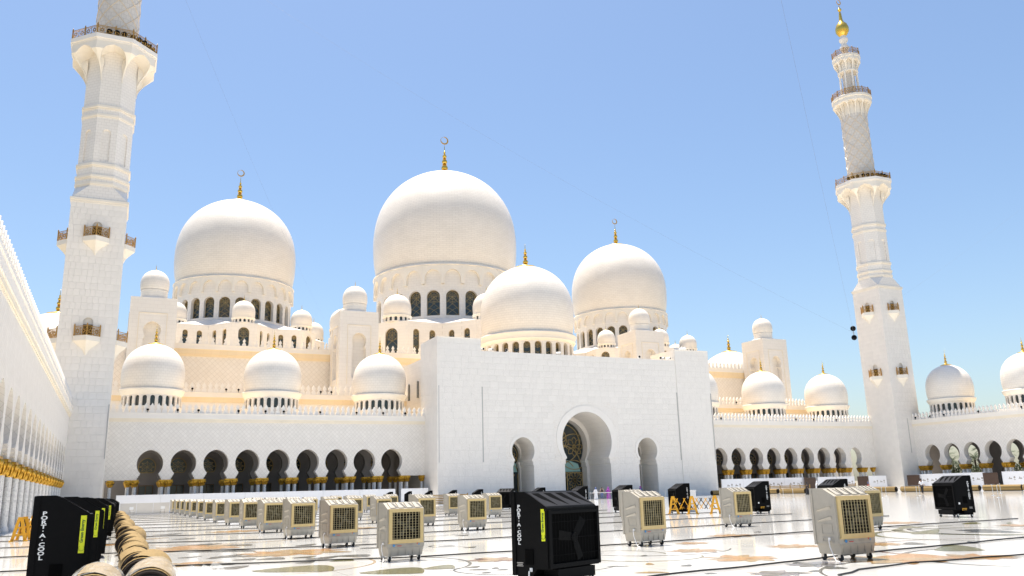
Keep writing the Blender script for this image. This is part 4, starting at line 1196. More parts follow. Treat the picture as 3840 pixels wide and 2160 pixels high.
def black_cooler(label, x, y, deg, group, sticker=True, near=True, mark='lime'):
    t = E('black_cooler', label, 'air cooler', (x, y, 0), R(deg), group)
    h = KW / 2; f = -KD / 2
    O('body', KM['body'], t)
    hd = O('hood', KM['hood'], t)
    for i in range(4): O('air_scoop', KM['scoop'], hd, (-h + .10 + i * .345, 0, 0))
    fr = O('front_frame', KM['front'], t); O('wire_guard', KM['guard'], fr)
    fo = O('fan_opening', KM['void'], t)
    O('fan_hub', KM['hub'], fo)
    for k in range(3): O('fan_blade', KM['blade'], fo, (0, 0, .92), rot=(0, 2 * pi * k / 3 + .5, 0))
    O('base_tray', KM['base'], t)
    for sx in (-1, 1):
        for sy in (-1, 1): caster(t, sx * .62, sy * .34, .85)
    # lettering down the rear edge of both sides; x = -h side faces -X
    for sg in (-1, 1):
        o = O('lettering', KM['name'], t, (sg * (h + .022), -f - .085 if False else -f - .12, 1.12))
        o.rotation_euler = (pi / 2, 0, -pi / 2 if sg < 0 else pi / 2)
        o.location = (sg * (h + .003), -f - .175, 1.19); o.scale = (1.45, 1, 1)
        p = O('small_print', KM['small'], t, (sg * (h + .004), -f - .18, .42)); p.rotation_euler = (0, 0, -pi / 2 if sg < 0 else pi / 2)
        if mark == 'lime' and sg < 0:
            st = O('lime_sticker', KM['sticker'], t, (-h - .001, f + .105, 1.19))
            g = O('lettering', KM['green'], st, (-.006, .008, .05)); g.rotation_euler = (pi / 2, -pi / 2, -pi / 2)
            s2 = O('emblem', KM['swirl'], st, (-.006, .0, -.23)); s2.rotation_euler = (pi / 2, -pi / 2, -pi / 2)
        if mark == 'white' and sg > 0:
            w = O('white_sticker', KM['white'], t, (h + .004, f + .16, .62)); O('yellow_print', KM['yprint'], t, (h + .004, f + .38, .36))
    O('control_box', KM['box'], t, (-h - .002, -.06, 0)); O('control_box', KM['box'], t, (h + .014, -.06, .2))
    if near: O('water_inlet', KM['hose'], t, (-h - .01, -.02, 0))
    return t

ORD = ['nearest', 'second', 'third', 'fourth', 'fifth', 'sixth', 'seventh', 'eighth', 'ninth', 'tenth', 'eleventh', 'twelfth', 'thirteenth', 'fourteenth', 'fifteenth', 'sixteenth']
ROW0, ROWS = 21.8, 7.03
jr = random.Random(5)
def nth(i):
    if i < len(ORD): return ORD[i]
    return {16: 'seventeenth', 17: 'eighteenth', 18: 'nineteenth'}.get(i) or ('twentieth' if i == 19 else 'twenty-' + ('first', 'second', 'third', 'fourth', 'fifth', 'sixth', 'seventh', 'eighth', 'ninth')[i - 20])
# black coolers along the carpet rolls on the left, facing right
for i in range(12):
    black_cooler('black cooler, %s in the file beside the carpet rolls' % nth(i), -.80 + .075 * i + jr.uniform(-.05, .05), 17.3 + 6.7 * i, 90 + jr.uniform(-3, 3), 'black coolers along the left', True, i < 3)
black_cooler('big black cooler alone in front at the centre, with a lime sticker', 7.78, 14.75, 22, 'black coolers along the left').scale = (1, 1, .92)
# beige columns
for i in range(15):
    beige_cooler('beige cooler, %s in the long file left of centre' % nth(i), (7.0 if i == 0 else 7.1) + jr.uniform(-.06, .06), ROW0 + .35 + ROWS * i, 10 + jr.uniform(-5, 5), i < 5, 'beige coolers in the left file', .95 if i == 0 else jr.uniform(.985, 1.015))
for i in range(14):
    k = i - 1
    beige_cooler('beige cooler, %s in the middle file' % nth(i), 15.32 if i == 0 else 14.8 + jr.uniform(-.15, .2), ROW0 + ROWS * k + (.05 if i == 0 else .3), (4 if i == 0 else 10) + jr.uniform(-5, 5), i < 5, 'beige coolers in the middle file', jr.uniform(.985, 1.015))
for i, (x, y) in enumerate([(24.95, 23.0), (23.75, 28.7), (23.6, 36.4), (23.4, 43.3), (23.2, 53), (23.0, 60.0), (22.9, 68), (22.8, 75), (22.8, 82), (22.8, 89), (22.8, 96)]):
    beige_cooler('beige cooler, %s in the right file' % nth(i), x, y, 10 + jr.uniform(-4, 4), i < 3, 'beige coolers in the right file', jr.uniform(.985, 1.015))
# black coolers on the right, facing left
for i, (x, y) in enumerate([(35.15, 27.2), (34.6, 33.9), (34.6, 39.8), (32.6, 44.8), (32.3, 51.0), (32.5, 57.5), (32.5, 64.5), (32.6, 71.3), (32.6, 78), (32.6, 85), (32.6, 92.5), (32.6, 100), (32.6, 108)]):
    black_cooler('black cooler, %s in the file on the right' % nth(i), x, y, -105 + jr.uniform(-6, 6) if i not in (7,) else -60, 'black coolers along the right', False, False, 'white')

# ------------------------------------------------------------------ floor inlays
INLAY = [('fl','tan',13.79,16.61,0.87,1.12,-43), ('fl','org',14.44,19.35,0.5,0.83,-45), ('fl','tan',19.42,23.85,0.8,1.11,-51), ('fl','tan',16.2,21.81,0.6,0.62,-48), ('fl','org',17.4,18.68,0.45,0.93,-47), ('fl','blu',13.81,14.4,0.59,0.72,-42), ('fl','blu',12.01,13.44,0.56,0.7,-40), ('lf','gry',13.57,13.43,0.22,0.45,-41), ('lf','tan',11.22,16.72,0.1,0.34,-42), ('lf','gry',11.6,15.89,0.13,0.28,-42), ('lf','gry',12.43,18.78,0.11,0.25,-44), ('lf','gry',10.97,14.19,0.14,0.15,-40), ('lf','tan',10.18,15.12,0.36,0.2,-40), ('lf','gry',21.36,24.78,0.14,0.39,-53), ('fl','org',15.91,14.14,0.51,1.45,-43), ('lf','org',16.74,13.91,0.67,1.02,-43), ('lf','olv',19.13,14.85,0.55,1.38,-45), ('lf','olv',24.24,20.05,0.38,1.86,-52), ('lf','olv',30.15,22.72,0.34,1.08,-58), ('lf','olv',26.65,22.61,0.4,0.96,-55), ('fl','org',17.76,13.31,0.65,1.03,-44), ('lf','gry',20.08,16.95,0.3,0.61,-47), ('lf','gry',21.37,16.13,0.14,0.62,-48), ('lf','gry',25.91,18.82,0.83,0.77,-53), ('fl','tan',19.38,17.71,0.23,0.92,-47), ('fl','tan',29.45,25.44,0.38,1.19,-59), ('fl','tan',30.06,20.73,0.19,0.99,-57), ('lf','gry',26.39,19.63,0.72,0.59,-54), ('lf','gry',12.81,13.27,0.13,0.24,-40), ('lf','blu',14.12,14.28,0.4,0.51,-42), ('fl','org',5.26,27.46,1.7,1.86,-45), ('lf','gry',3.07,27.15,0.38,0.94,-43), ('lf','gry',3.82,26.78,0.52,0.68,-44), ('lf','gry',4.14,25.17,0.42,0.54,-43), ('lf','gry',3.43,25.52,0.33,0.46,-43), ('lf','gry',4.98,25.07,0.29,0.54,-43), ('lf','gry',5.27,24.34,0.33,0.8,-43), ('lf','gry',6.29,24.57,0.61,0.54,-44), ('lf','olv',3.95,20.99,1.04,1.16,-41), ('lf','olv',5.74,18.87,0.76,1.01,-40), ('lf','gry',2.65,22.83,0.37,0.66,-41), ('lf','gry',4.65,23.16,0.24,0.4,-42), ('lf','gry',4.05,33.21,0.89,0.66,-47), ('lf','gry',3.63,29.66,0.85,0.62,-45), ('fl','tan',5.97,46.45,1.39,1.78,-53), ('lf','olv',5.66,23.05,0.33,0.47,-43), ('lf','gry',2.78,24.26,0.31,0.42,-42), ('lf','gry',6.21,30.91,0.29,0.83,-47), ('lf','gry',7.64,27.59,0.33,0.5,-46), ('fl','tan',11.5,43.64,0.72,1.47,-55), ('fl','tan',2.66,32.75,0.83,2.36,-46), ('fl','tan',2.06,25.1,0.41,1.06,-42), ('lf','gry',2.05,27.82,0.21,0.54,-43), ('lf','gry',2.39,24.23,0.24,0.68,-42), ('lf','gry',2.72,26.86,0.14,0.51,-43), ('lf','gry',3.02,34.7,0.52,0.84,-47), ('lf','gry',2.84,40.29,0.46,0.75,-49), ('lf','gry',2.36,46.13,0.61,0.98,-51), ('lf','tan',1.17,41.7,0.36,1.18,-49), ('fl','tan',0.28,38.47,0.32,1.62,-47), ('lf','gry',2.68,30.31,0.48,0.43,-45), ('fl','brn',9.06,20.51,0.48,0.9,-43), ('lf','olv',6.99,19.15,0.37,0.74,-41), ('lf','gry',7.69,18.86,0.15,0.3,-41), ('lf','gry',7.45,17.42,0.11,0.22,-40), ('lf','gry',7.58,18.18,0.26,0.19,-41), ('lf','gry',8.03,18.25,0.09,0.24,-41), ('lf','gry',8.01,17.81,0.14,0.19,-41), ('lf','gry',12.67,32.16,0.27,0.59,-51), ('lf','gry',10.24,25.33,0.2,0.37,-46), ('lf','brn',8.92,20.84,0.33,0.38,-43), ('lf','gry',10.41,16.79,0.25,0.14,-41), ('lf','gry',9.97,26.56,0.29,0.3,-47)]
IC = {'tan': (.37, .25, .125), 'org': (.42, .225, .085), 'olv': (.15, .14, .06), 'gry': (.085, .085, .08), 'blu': (.17, .165, .19), 'brn': (.23, .12, .08)}
IM = {k: nz(pmat('inlay_' + k, c, .16), 5, .78, 1.15) for k, c in IC.items()}
IM2 = {'tan': IM['org'], 'org': IM['tan'], 'blu': IM['gry'], 'brn': IM['tan'], 'olv': IM['gry'], 'gry': IM['gry']}
def flat_leaf(L0, W0, n=9, notch=0.0):
    top = []; bot = []
    for i in range(n + 1):
        t = i / n; w = W0 * math.sin(pi * t) ** .8 * (1 - .25 * t); bend = .10 * L0 * math.sin(pi * t)
        top.append((L0 * (t - notch), bend + w)); bot.append((L0 * (t - notch), bend - w))
    return top + bot[::-1]
def sheet(poly, z, name, mat):
    b = MB(); n = len(poly); b.add([(x, y, z) for x, y in poly], [tuple(range(n - 1, -1, -1))]); return b.mesh(name, mat)
PET = {k: [sheet(flat_leaf(1.0, .17 + .05 * v), .0, 'petal', IM[k] if v < 2 else IM2[k]) for v in range(3)] for k in IC}
CEN = {k: sheet([(.22 * math.cos(-2 * pi * i / 16), .22 * math.sin(-2 * pi * i / 16)) for i in range(16)], 0, 'flower_centre', IM2[k]) for k in IC}
LEAF = {k: sheet([(2 * x - 1.0, y * 5.2) for x, y in flat_leaf(1.0, .17)], 0, 'inlay_leaf', IM[k]) for k in IC}
ir = random.Random(3)
for i, (kd, c, x, y, w, h, ang) in enumerate(INLAY):
    if kd == 'fl':
        r = max(w, h * .85) * 1.05; n = 9
        f = O('inlay_flower', CEN[c], floor, (x, y, .008), scale=(r, r, 1))
        for k in range(n):
            O('petal', PET[c][k % 3], f, (0, 0, -.004 + .0012 * (k % 3)), rz=2 * pi * k / n + ir.uniform(-.12, .12), scale=(ir.uniform(.85, 1.1), ir.uniform(.9, 1.25), 1))
    else:
        O('inlay_leaf', LEAF[c], floor, (x, y, .004 + .0004 * (i % 7)), rz=R(ang) + ir.uniform(-.25, .25), scale=(w * 1.05, max(h, .12), 1))
# inlaid stems: long curving ribbons
def ribbon(pts, w, z, mat, name='inlay_stem'):
    P = [Vector((x, y, 0)) for x, y in pts]; vs = []; fs = []; m = len(P)
    for i, p in enumerate(P):
        t = (P[min(i + 1, m - 1)] - P[max(i - 1, 0)]).normalized(); nrm = Vector((-t.y, t.x, 0)) * w * (.35 + .65 * math.sin(pi * (i + .3) / (m + .1)))
        vs += [tuple(p + nrm + Vector((0, 0, z))), tuple(p - nrm + Vector((0, 0, z)))]
    for i in range(m - 1): fs.append((2 * i, 2 * i + 1, 2 * i + 3, 2 * i + 2))
    b = MB(); b.add(vs, fs); O(name, b.mesh(name, mat), floor)
def scroll(cx, cy, r0, r1, a0, a1, n=26): return [(cx + (r0 + (r1 - r0) * i / n) * math.cos(R(a0 + (a1 - a0) * i / n)), cy + (r0 + (r1 - r0) * i / n) * math.sin(R(a0 + (a1 - a0) * i / n))) for i in range(n + 1)]
for cx, cy, r0, r1, a0, a1, w, c in ((27, 19.5, 3.4, 2.0, 60, 320, .22, 'olv'), (28.5, 18.5, 4.6, 3.6, 90, 260, .10, 'gry'), (24.5, 17.5, 2.2, 5.5, 200, 20, .10, 'olv'), (20.5, 14.5, 3.8, 3.0, 40, 230, .07, 'brn'),
                                   (30, 23, 3.2, 5.2, 160, 330, .09, 'gry'), (12.0, 19.8, 1.5, 1.1, -30, 220, .06, 'olv'), (12.6, 18.6, 1.9, 1.2, 100, 330, .05, 'olv'), (13.4, 20.6, 1.6, 2.6, 180, 330, .05, 'gry'),
                                   (18.6, 12.4, 3.2, 2.4, 60, 200, .07, 'gry'), (10.2, 26.6, .9, .55, 60, 300, .05, 'gry'), (5.2, 21.6, 3.6, 2.6, -60, 60, .05, 'gry'), (3.2, 22.5, 2.4, 3.6, -80, 40, .04, 'tan'),
                                   (8.5, 18.4, 1.2, 2.4, 150, 320, .04, 'gry'), (6.4, 33.6, 3.5, 3.0, 200, 320, .08, 'gry'), (9.6, 22.4, 2.0, 2.8, 200, 330, .04, 'gry'), (22.5, 25.8, 2.6, 3.6, 190, 330, .07, 'brn'),
                                   (33.5, 19.8, 3.0, 4.2, 120, 260, .12, 'olv'), (23.0, 20.2, 1.6, 2.4, 10, 190, .09, 'tan'), (5.0, 38.5, 4.2, 3.4, 200, 330, .10, 'tan'), (11.5, 36, 3.4, 3.0, 190, 320, .08, 'gry'), (15.5, 11.2, 2.6, 3.4, 30, 160, .05, 'gry')):
    ribbon(scroll(cx, cy, r0, r1, a0, a1), w, .0036, IM[c])

# ------------------------------------------------------------------ cables across the floor
def cable(label, pts, r=.02, grp='black power cables across the floor'):
    P = []
    for (x0, y0), (x1, y1) in zip(pts[:-1], pts[1:]):
        n = max(2, int(math.hypot(x1 - x0, y1 - y0) / .6))
        for i in range(n): t = i / n; P.append((x0 + (x1 - x0) * t, y0 + (y1 - y0) * t + .05 * math.sin(x0 * 3 + 9 * t) + ir.uniform(-.025, .025), r + .004))
    P.append((pts[-1][0], pts[-1][1], r + .004))
    b = MB(); b.tube(P, r, 5); T(O('power_cable', b.mesh('power_cable', m_cable, 180)), label, 'cable', grp)
cable('black cable in the right foreground running past the biggest beige cooler', [(9.0, 14.1), (9.94, 14.57), (13, 14.9), (16.8, 15.64), (24.1, 16.5), (34, 17.6)], .02)
cable('short black cable curving in the bottom right corner', [(12.0, 11.6), (12.55, 12.4), (13.6, 12.9), (15.5, 13.2), (19, 13.0)], .018)
for i in range(14):
    y = 22.7 + 6.6 * i if i < 6 else 22.7 + 6.6 * 5 + 7.0 * (i - 5)
    cable('black cable lying across the floor, %s of the rear cables' % nth(i), [(-5.3, y + 3.6), (-2.6, y + 3.4), (.2, y + 2.6), (3.0, y + 1.4), (7.5, y + .1), (12, y - .05), (16, y + .2), (22, y + .7), (26.6, y + 1.0), (34.5, y + 1.1)], .02)

# ------------------------------------------------------------------ carpet rolls
def roll_meshes(L0, r):
    b = MB(); b.M = Matrix.Rotation(-pi / 2, 4, 'X')      # axis along +Y from 0
    b.lathe([(r * .97, 0), (r, .04), (r * 1.0, L0 * .3), (r * 1.012, L0 * .32), (r * 1.0, L0 * .34), (r, L0 * .68), (r * 1.012, L0 * .70), (r, L0 * .72), (r, L0 - .04), (r * .97, L0)], 28)
    b.M = None
    body = b.mesh('carpet', m_jute, 40)
    b = MB(); b.M = Matrix.Rotation(-pi / 2, 4, 'X'); b.lathe([(0, .3), (r * .14, .3), (r * .14, .012), (r * .97, .004), (r * .95, L0 - .004), (r * .14, L0 - .012), (0, L0 - .3)], 24); b.M = None
    for k in range(5):     # wound layers showing on the end
        q = r * (.28 + .15 * k); P = [(q * math.cos(2 * pi * i / 26), -.004, q * math.sin(2 * pi * i / 26)) for i in range(27)]
        b.tube(P, .018, 4)
    end = b.mesh('wound_end', m_jutedk)
    # loose outer flap
    b = MB(); vs = []; fs = []; n = 9
    for j in range(n + 1):
        a = R(35 + 95 * j / n); q = r * (1.02 + .10 * (j / n) ** 2)
        for yy in (.05, L0 - .05): vs.append((q * math.cos(a), yy, q * math.sin(a)))
    for j in range(n): fs.append((2 * j, 2 * j + 2, 2 * j + 3, 2 * j + 1))
    b.add(vs, fs); flap = b.mesh('loose_flap', m_jute, 180)
    return body, end, flap
RM = [roll_meshes(2.1, .345), roll_meshes(2.1, .375), roll_meshes(5.0, .37)]
b = MB(); b.M = Matrix.Rotation(-pi / 2, 4, 'X'); pr_ = [(.40, -.05)]
for i in range(12): pr_.append((.415 + ir.uniform(-.012, .02), .0 + 2.3 * i / 11))
b.lathe(pr_, 30); b.M = None
b.v = [(x + ir.uniform(-.012, .012), y + ir.uniform(-.02, .02), z + ir.uniform(-.012, .012)) for x, y, z in b.v]
me_wrap = b.mesh('plastic_wrap', m_film)
def roll(label, x, y, deg, v, group, wrap=False):
    bd, en, fl = RM[v]; r = (.345, .375, .37)[v]
    t = E('carpet_roll', label, 'carpet roll', (x, y, r), R(deg), group)
    O('carpet', bd, t); O('wound_end', en, t); O('loose_flap', fl, t, rot=(0, ir.uniform(-.5, .3), 0))
    if wrap: O('plastic_wrap', me_wrap, t)
    return t
GR = 'carpet rolls in the left row'
roll('plastic wrapped carpet roll in the bottom left corner', -.19, 13.5, -2, 1, GR, True)
roll('plastic wrapped carpet roll at the near end of the left row', .57, 14.0, -4, 1, GR, True)
for i in range(27):
    roll('jute backed carpet roll, %s behind the wrapped one in the left row' % ('first' if i == 0 else nth(i)), .58 - .002 * i + ir.uniform(-.08, .08), 16.7 + 2.75 * i, -4 + ir.uniform(-5, 5), ir.choice((0, 1, 0)), GR)
GR2 = 'carpet rolls in the far right row'
for i, (x, y) in enumerate(((101.6, 63.5), (101.8, 69.0), (102.4, 75.2), (101.2, 81.0), (100.6, 86.8), (98.5, 94.0), (96.4, 100.0), (96.0, 105.6))):
    roll('jute backed carpet roll, %s in the far right row' % nth(i), x, y, ir.uniform(-2, 2) + 4, 2, GR2)
roll('jute backed carpet roll lying before the right end of the portal', 86.5, 110.2, -90, 2, GR2)
# loose plastic film on the floor
def film(label, x, y, w, d, h, seed):
    q = random.Random(seed); n = 9; vs = []; fs = []
    for i in range(n + 1):
        for j in range(n + 1):
            ed = min(i, j, n - i, n - j)
            vs.append((w * (i / n - .5) + q.uniform(-.05, .05), d * (j / n - .5) + q.uniform(-.05, .05), .012 + (h * q.random() ** 2 if ed > 0 else .01 * q.random())))
    for i in range(n):
        for j in range(n): k = i * (n + 1) + j; fs.append((k, k + n + 1, k + n + 2, k + 1))
    b = MB(); b.add(vs, fs); T(O('plastic_sheet', b.mesh('plastic_sheet', m_film), None, (x, y, 0), R(q.uniform(-30, 30))), label, 'plastic sheet', 'loose plastic film')
film('crumpled clear plastic film right of the nearest carpet rolls', 1.75, 19.5, 1.3, 3.0, .35, 1)
film('crumpled clear plastic film left of the nearest wrapped roll', -.25, 15.6, .8, 1.8, .30, 2)
film('crumpled clear plastic film beside the second black cooler', -.2, 21.5, .7, 2.4, .25, 4)

# ------------------------------------------------------------------ yellow folding barriers
def barrier(label, x, y, face, legs):
    """legs: positions relative to (x, y); face: direction the A-frames turn to"""
    t = E('folding_barrier', label, 'barrier', (x, y, 0), 0, 'yellow folding barriers')
    for lx, ly in legs:
        b = MB(); b.M = RZ(R(face), (lx, ly, 0))
        for sx in (-1, 1): b.bar((sx * .27, 0, 0), (sx * .06, 0, .98), .13, .09)
        b.box(-.10, .10, -.07, .07, .92, 1.08); b.box(-.21, .21, -.03, .03, .26, .34); b.box(-.13, .13, -.03, .03, .58, .65)
        for sx in (-1, 1): b.box(sx * .28 - .09, sx * .28 + .09, -.14, .14, 0, .06)
        O('leg', b.mesh('leg', m_yellow), t)
    for (ax, ay), (cx, cy) in zip(legs[:-1], legs[1:]):
        n = 5
        for i in range(n):
            for sg in (-1, 1):
                b = MB(); z0, z1 = (.30, .95) if sg > 0 else (.95, .30); q0, q1 = (i - .3) / n, (i + 1.3) / n
                q0, q1 = max(q0, 0), min(q1, 1)
                b.bar((ax + (cx - ax) * q0, ay + (cy - ay) * q0 + .02 * sg, z0), (ax + (cx - ax) * q1, ay + (cy - ay) * q1 + .02 * sg, z1), .04, .02)
                O('lattice_bar', b.mesh('lattice_bar', m_yellow if (i + (sg > 0)) % 2 else m_black), t)
    return t
barrier('yellow folding barrier standing by the left columns', -3.8, 45.5, 0, [(0, 0), (.1, 1.2), (.28, 3.4)])
barrier('yellow folding barrier with three A-frame legs before a black cooler', 31.3, 43.7, -37, [(0, 0), (.75, -.9), (1.7, -1.9)])

# ------------------------------------------------------------------ hoardings
def hoarding(label, loc, deg, segs, h, marks=False):
    t = E('hoarding', label, 'hoarding', loc, R(deg), 'white hoardings')
    for u0, u1 in segs:
        b = MB(); b.box(u0 + .02, u1 - .02, 0, .06, .02, h); pn = O('panel', b.mesh('panel', m_white), t)
        b = MB(); b.box(u0 - .03, u0 + .03, .06, .14, 0, h + .04); O('post', b.mesh('post', m_steel), t)
        if marks:
            for q in (.3, .68):
                cx = u0 + (u1 - u0) * q
                b = MB(); b.extr([(cx - .35, h * .52), (cx + .35, h * .52), (cx + .25, h * .60), (cx + .05, h * .57), (cx - .08, h * .68), (cx - .2, h * .58)], -.006, -.002); O('emblem', b.mesh('emblem', m_grey), pn)
                b = MB(); b.extr([(cx + .75 + .17 * math.cos(2 * pi * i / 12), h * .62 + .19 * math.sin(2 * pi * i / 12)) for i in range(12)], -.006, -.002); b.box(cx + .6, cx + .9, -.006, -.002, h * .45, h * .49); O('emblem', b.mesh('emblem', m_grey), pn)
    return t
hoarding('long white hoarding before the left arcade', (0, 117.4, 0), 0, [(.3 + 5.15 * i, .3 + 5.15 * (i + 1)) for i in range(7)] + [(37.2, 41.3)], 2.25)
hoarding('white hoarding with small grey emblems before the right arcade', (0, 115.6, 0), 0, [(93 + 4.6 * i, 93 + 4.6 * (i + 1)) for i in range(4)] + [(114.6, 119.2), (119.2, 123.6), (127.2, 131.8)], 2.5, True)
hoarding('white hoarding with small grey emblems along the right side arcade', (134.4, 112.5, 0), -90, [(1.6, 6.2), (6.2, 10.8), (10.8, 15.2), (18.2, 22.8), (22.8, 27.4), (27.4, 32), (32, 36.6)], 2.55, True)
# low white panels with chairs
m_lowscr = nz(pmat('cream_panel', (.66, .62, .56), .5), .8, .95, 1.03)
for i in range(3):
    b = MB(); b.box(0, 1.72, 0, .05, .06, 1.3); t = E('low_screen', 'low white screen panel behind the white chairs, %s from the left' % ('first', 'second', 'third')[i], 'screen', (.75 + 1.76 * i, 107.6, 0), 0, 'low white screens')
    O('panel', b.mesh('panel', m_lowscr), t)
    for x in (.1, 1.6):
        b = MB(); b.box(x - .03, x + .03, -.2, .25, 0, .06); O('foot', b.mesh('foot', m_steel), t)
def chair(label, x, y, deg):
    t = E('plastic_chair', label, 'chair', (x, y, 0), R(deg), 'white plastic chairs')
    b = MB(); b.box(-.22, .22, -.22, .22, .42, .46); O('seat', b.mesh('seat', m_whitepl), t)
    b = MB(); b.box(-.22, .22, .20, .235, .60, .90); O('backrest', b.mesh('backrest', m_whitepl), t)
    for sx in (-1, 1):
        for sy in (-1, 1):
            b = MB(); b.bar((sx * .20, sy * .20, .44), (sx * .24, sy * .24, 0), .035, .035)
            if sy > 0: b.bar((sx * .20, .215, .44), (sx * .20, .22, .9), .035, .03)
            O('leg', b.mesh('leg', m_grey), t)
chair('left white plastic chair before the low white screens', 2.0, 106.2, 15)
chair('right white plastic chair before the low white screens', 5.2, 106.3, -10)
# brown boards
for i, (x, y, dg) in enumerate(((112.4, 115.2, 0), (125.3, 115.2, 0), (134.1, 111.6, -90), (134.1, 96.2, -90))):
    t = E('brown_board', 'dark brown board in a gap of the right hoarding, %s from the left' % ('first', 'second', 'third', 'rightmost')[i], 'board', (x, y, 0), R(dg), 'brown boards')
    b = MB(); b.box(-1.35, 1.35, 0, .08, .55, 2.45); O('panel', b.mesh('panel', m_brown), t)
    for sx in (-1, 1):
        b = MB(); b.box(sx * 1.2 - .05, sx * 1.2 + .05, -.25, .3, 0, .56); O('foot', b.mesh('foot', m_steel), t)
# slatted wooden barriers and benches
def slatted(label, x, y, deg, L0, h, n, group='slatted wooden barriers'):
    t = E('wooden_barrier', label, 'wooden barrier', (x, y, 0), R(deg), group)
    for i in range(n):
        b = MB(); z = .12 + (h - .12) * i / n; b.box(0, L0, 0, .05, z, z + (h - .12) / n * .62); O('slat', b.mesh('slat', m_wood), t)
    k = max(2, int(L0 / 2.2) + 1)
    for i in range(k):
        b = MB(); q = L0 * i / (k - 1); b.box(q - .06, q + .06, .05, .15, 0, h + .05); b.box(q - .06, q + .06, -.02, .5, 0, .08); O('post', b.mesh('post', m_wood), t)
slatted('long slatted wooden barrier behind the coolers at the portal foot', 36.6, 103.4, 0, 5.2, 1.4, 6)
slatted('short slatted wooden barrier behind the second middle cooler at the portal foot', 42.6, 103.6, 0, 4.0, 1.4, 6)
slatted('long slatted wooden barrier before the right hoarding', 101.5, 113.4, 0, 9.0, 1.25, 5)
slatted('slatted wooden barrier left of the right minaret', 117.2, 113.4, 0, 4.2, 1.25, 5)
slatted('low slatted wooden barrier inside the right side arch', 75.4, 113.9, 0, 2.6, .9, 4)
# white service cabinet
t = E('service_cabinet', 'white service cabinet with a cable rack behind the yellow barrier', 'cabinet', (34.6, 46.6, 0), R(-20))
b = MB(); b.box(-.1, .55, 0, .5, .1, 1.35); b.box(-.14, .59, -.03, .53, 1.35, 1.4); b.box(-.05, .5, .05, .45, 0, .1); O('cabinet_body', b.mesh('cabinet_body', m_whitepl), t)
for k in range(4):
    b = MB(); b.tube([(-.75, .1, .45 + .22 * k), (-.12, .1, .45 + .22 * k)], .015, 6); O('rack_bar', b.mesh('rack_bar', m_steel), t)
b = MB(); b.tube([(-.75, .1, 0), (-.75, .1, 1.25)], .02, 6); O('rack_post', b.mesh('rack_post', m_steel), t)
# stanchions
b = MB(); b.lathe([(0, 0), (.17, 0), (.17, .015), (.04, .035), (.026, .05), (.026, .96), (.04, .97), (.04, 1.04), (0, 1.05)], 12); me_st = b.mesh('stanchion', m_steel, 40)
for i, (x, y) in enumerate(((69.2, 49.2), (76.4, 54.8), (68.7, 57.0), (69.0, 61.3), (86.6, 61.2), (78.3, 64.6), (76.6, 67.5), (65.2, 69.5), (65.0, 72.9), (87.8, 74.5), (72.5, 78.9), (64.7, 91.9))):
    st = T(O('stanchion', None, None, (x, y, 0)), 'steel queue post on the right floor, %s of its kind' % ('nearest' if i == 0 else ORD[i] + ' nearest'), 'stanchion', 'steel queue posts'); O('post', me_st, st)
for i, x in enumerate((60.8, 63.9, 67.2)):
    st = T(O('stanchion', None, None, (x, 104.5, 0)), 'queue post with white belt before the main arch, %s from the left' % ('first', 'second', 'third')[i], 'stanchion', 'queue posts before the portal'); O('post', me_st, st)
    if i < 2:
        b = MB(); L0 = (3.1, 3.3)[i]; b.box(.03, L0 - .03, -.004, .004, .93, 1.0); O('belt', b.mesh('belt', m_whitepl), st)

# ------------------------------------------------------------------ people
def skin_mesh(name, V, Ed, Rd, mat, sub=1):
    me = bpy.data.meshes.new(name); me.from_pydata(V, Ed, []); o = bpy.data.objects.new(name, me); col.objects.link(o)
    sm = o.modifiers.new('s', 'SKIN'); sm.use_smooth_shade = True
    sd = me.skin_vertices[0].data
    for i, r in enumerate(Rd): sd[i].radius = (r, r) if not isinstance(r, tuple) else r
    sd[0].use_root = True
    ss = o.modifiers.new('u', 'SUBSURF'); ss.levels = sub; ss.render_levels = sub
    bpy.context.view_layer.update()
    m2 = bpy.data.meshes.new_from_object(o.evaluated_get(bpy.context.evaluated_depsgraph_get())); m2.name = name
    m2.materials.clear(); m2.materials.append(mat)
    bpy.data.objects.remove(o); bpy.data.meshes.remove(me)
    return m2
def figure(step=.12, arm=(0.12, .0), bend=0.0):
    """a standing body 1.72 m tall facing -Y: returns vertices, edges, radii"""
    V = []; Ed = []; Rd = []
    def v(p, r, par=None):
        V.append(p); Rd.append(r)
        if par is not None: Ed.append((par, len(V) - 1))
        return len(V) - 1
    pel = v((0, 0, .95), (.155, .115)); ab = v((0, -.02, 1.10), (.14, .11), pel); ch = v((0, -.02, 1.30), (.165, .12), ab); ne = v((0, 0, 1.46), .058, ch)
    hd = v((0, -.02, 1.56), (.075, .09), ne); tp = v((0, -.01, 1.66), (.07, .085), hd); v((0, -.115, 1.575), .014, hd)
    for sx in (-1, 1): v((sx * .082, 0, 1.575), .016, hd)
    for sx in (-1, 1):
        hp = v((sx * .09, 0, .88), .09, pel); kn = v((sx * .10, -sx * step * .5 - .02, .50), .058, hp); an = v((sx * .10, sx * -step, .10), .042, kn); v((sx * .115, sx * -step - .15, .035), .038, an)
        sh_ = v((sx * .19, 0, 1.40), .062, ch); el = v((sx * (.25 + arm[0] * .2), .03, 1.12), .045, sh_); wr = v((sx * (.26 + arm[0]), -.10 - arm[1], .90 + arm[1] * 1.2), .03, el)
        pa = v((sx * (.265 + arm[0]), -.13 - arm[1], .84 + arm[1] * 1.2), (.032, .02), wr)
        for k in range(4): v((sx * (.25 + arm[0]) + (k - 1.5) * .016, -.15 - arm[1], .755 + arm[1] * 1.2 + abs(k - 1.3) * .008), .009, pa)
        v((sx * (.225 + arm[0]), -.165 - arm[1], .80 + arm[1] * 1.2), .010, wr)
    return V, Ed, Rd
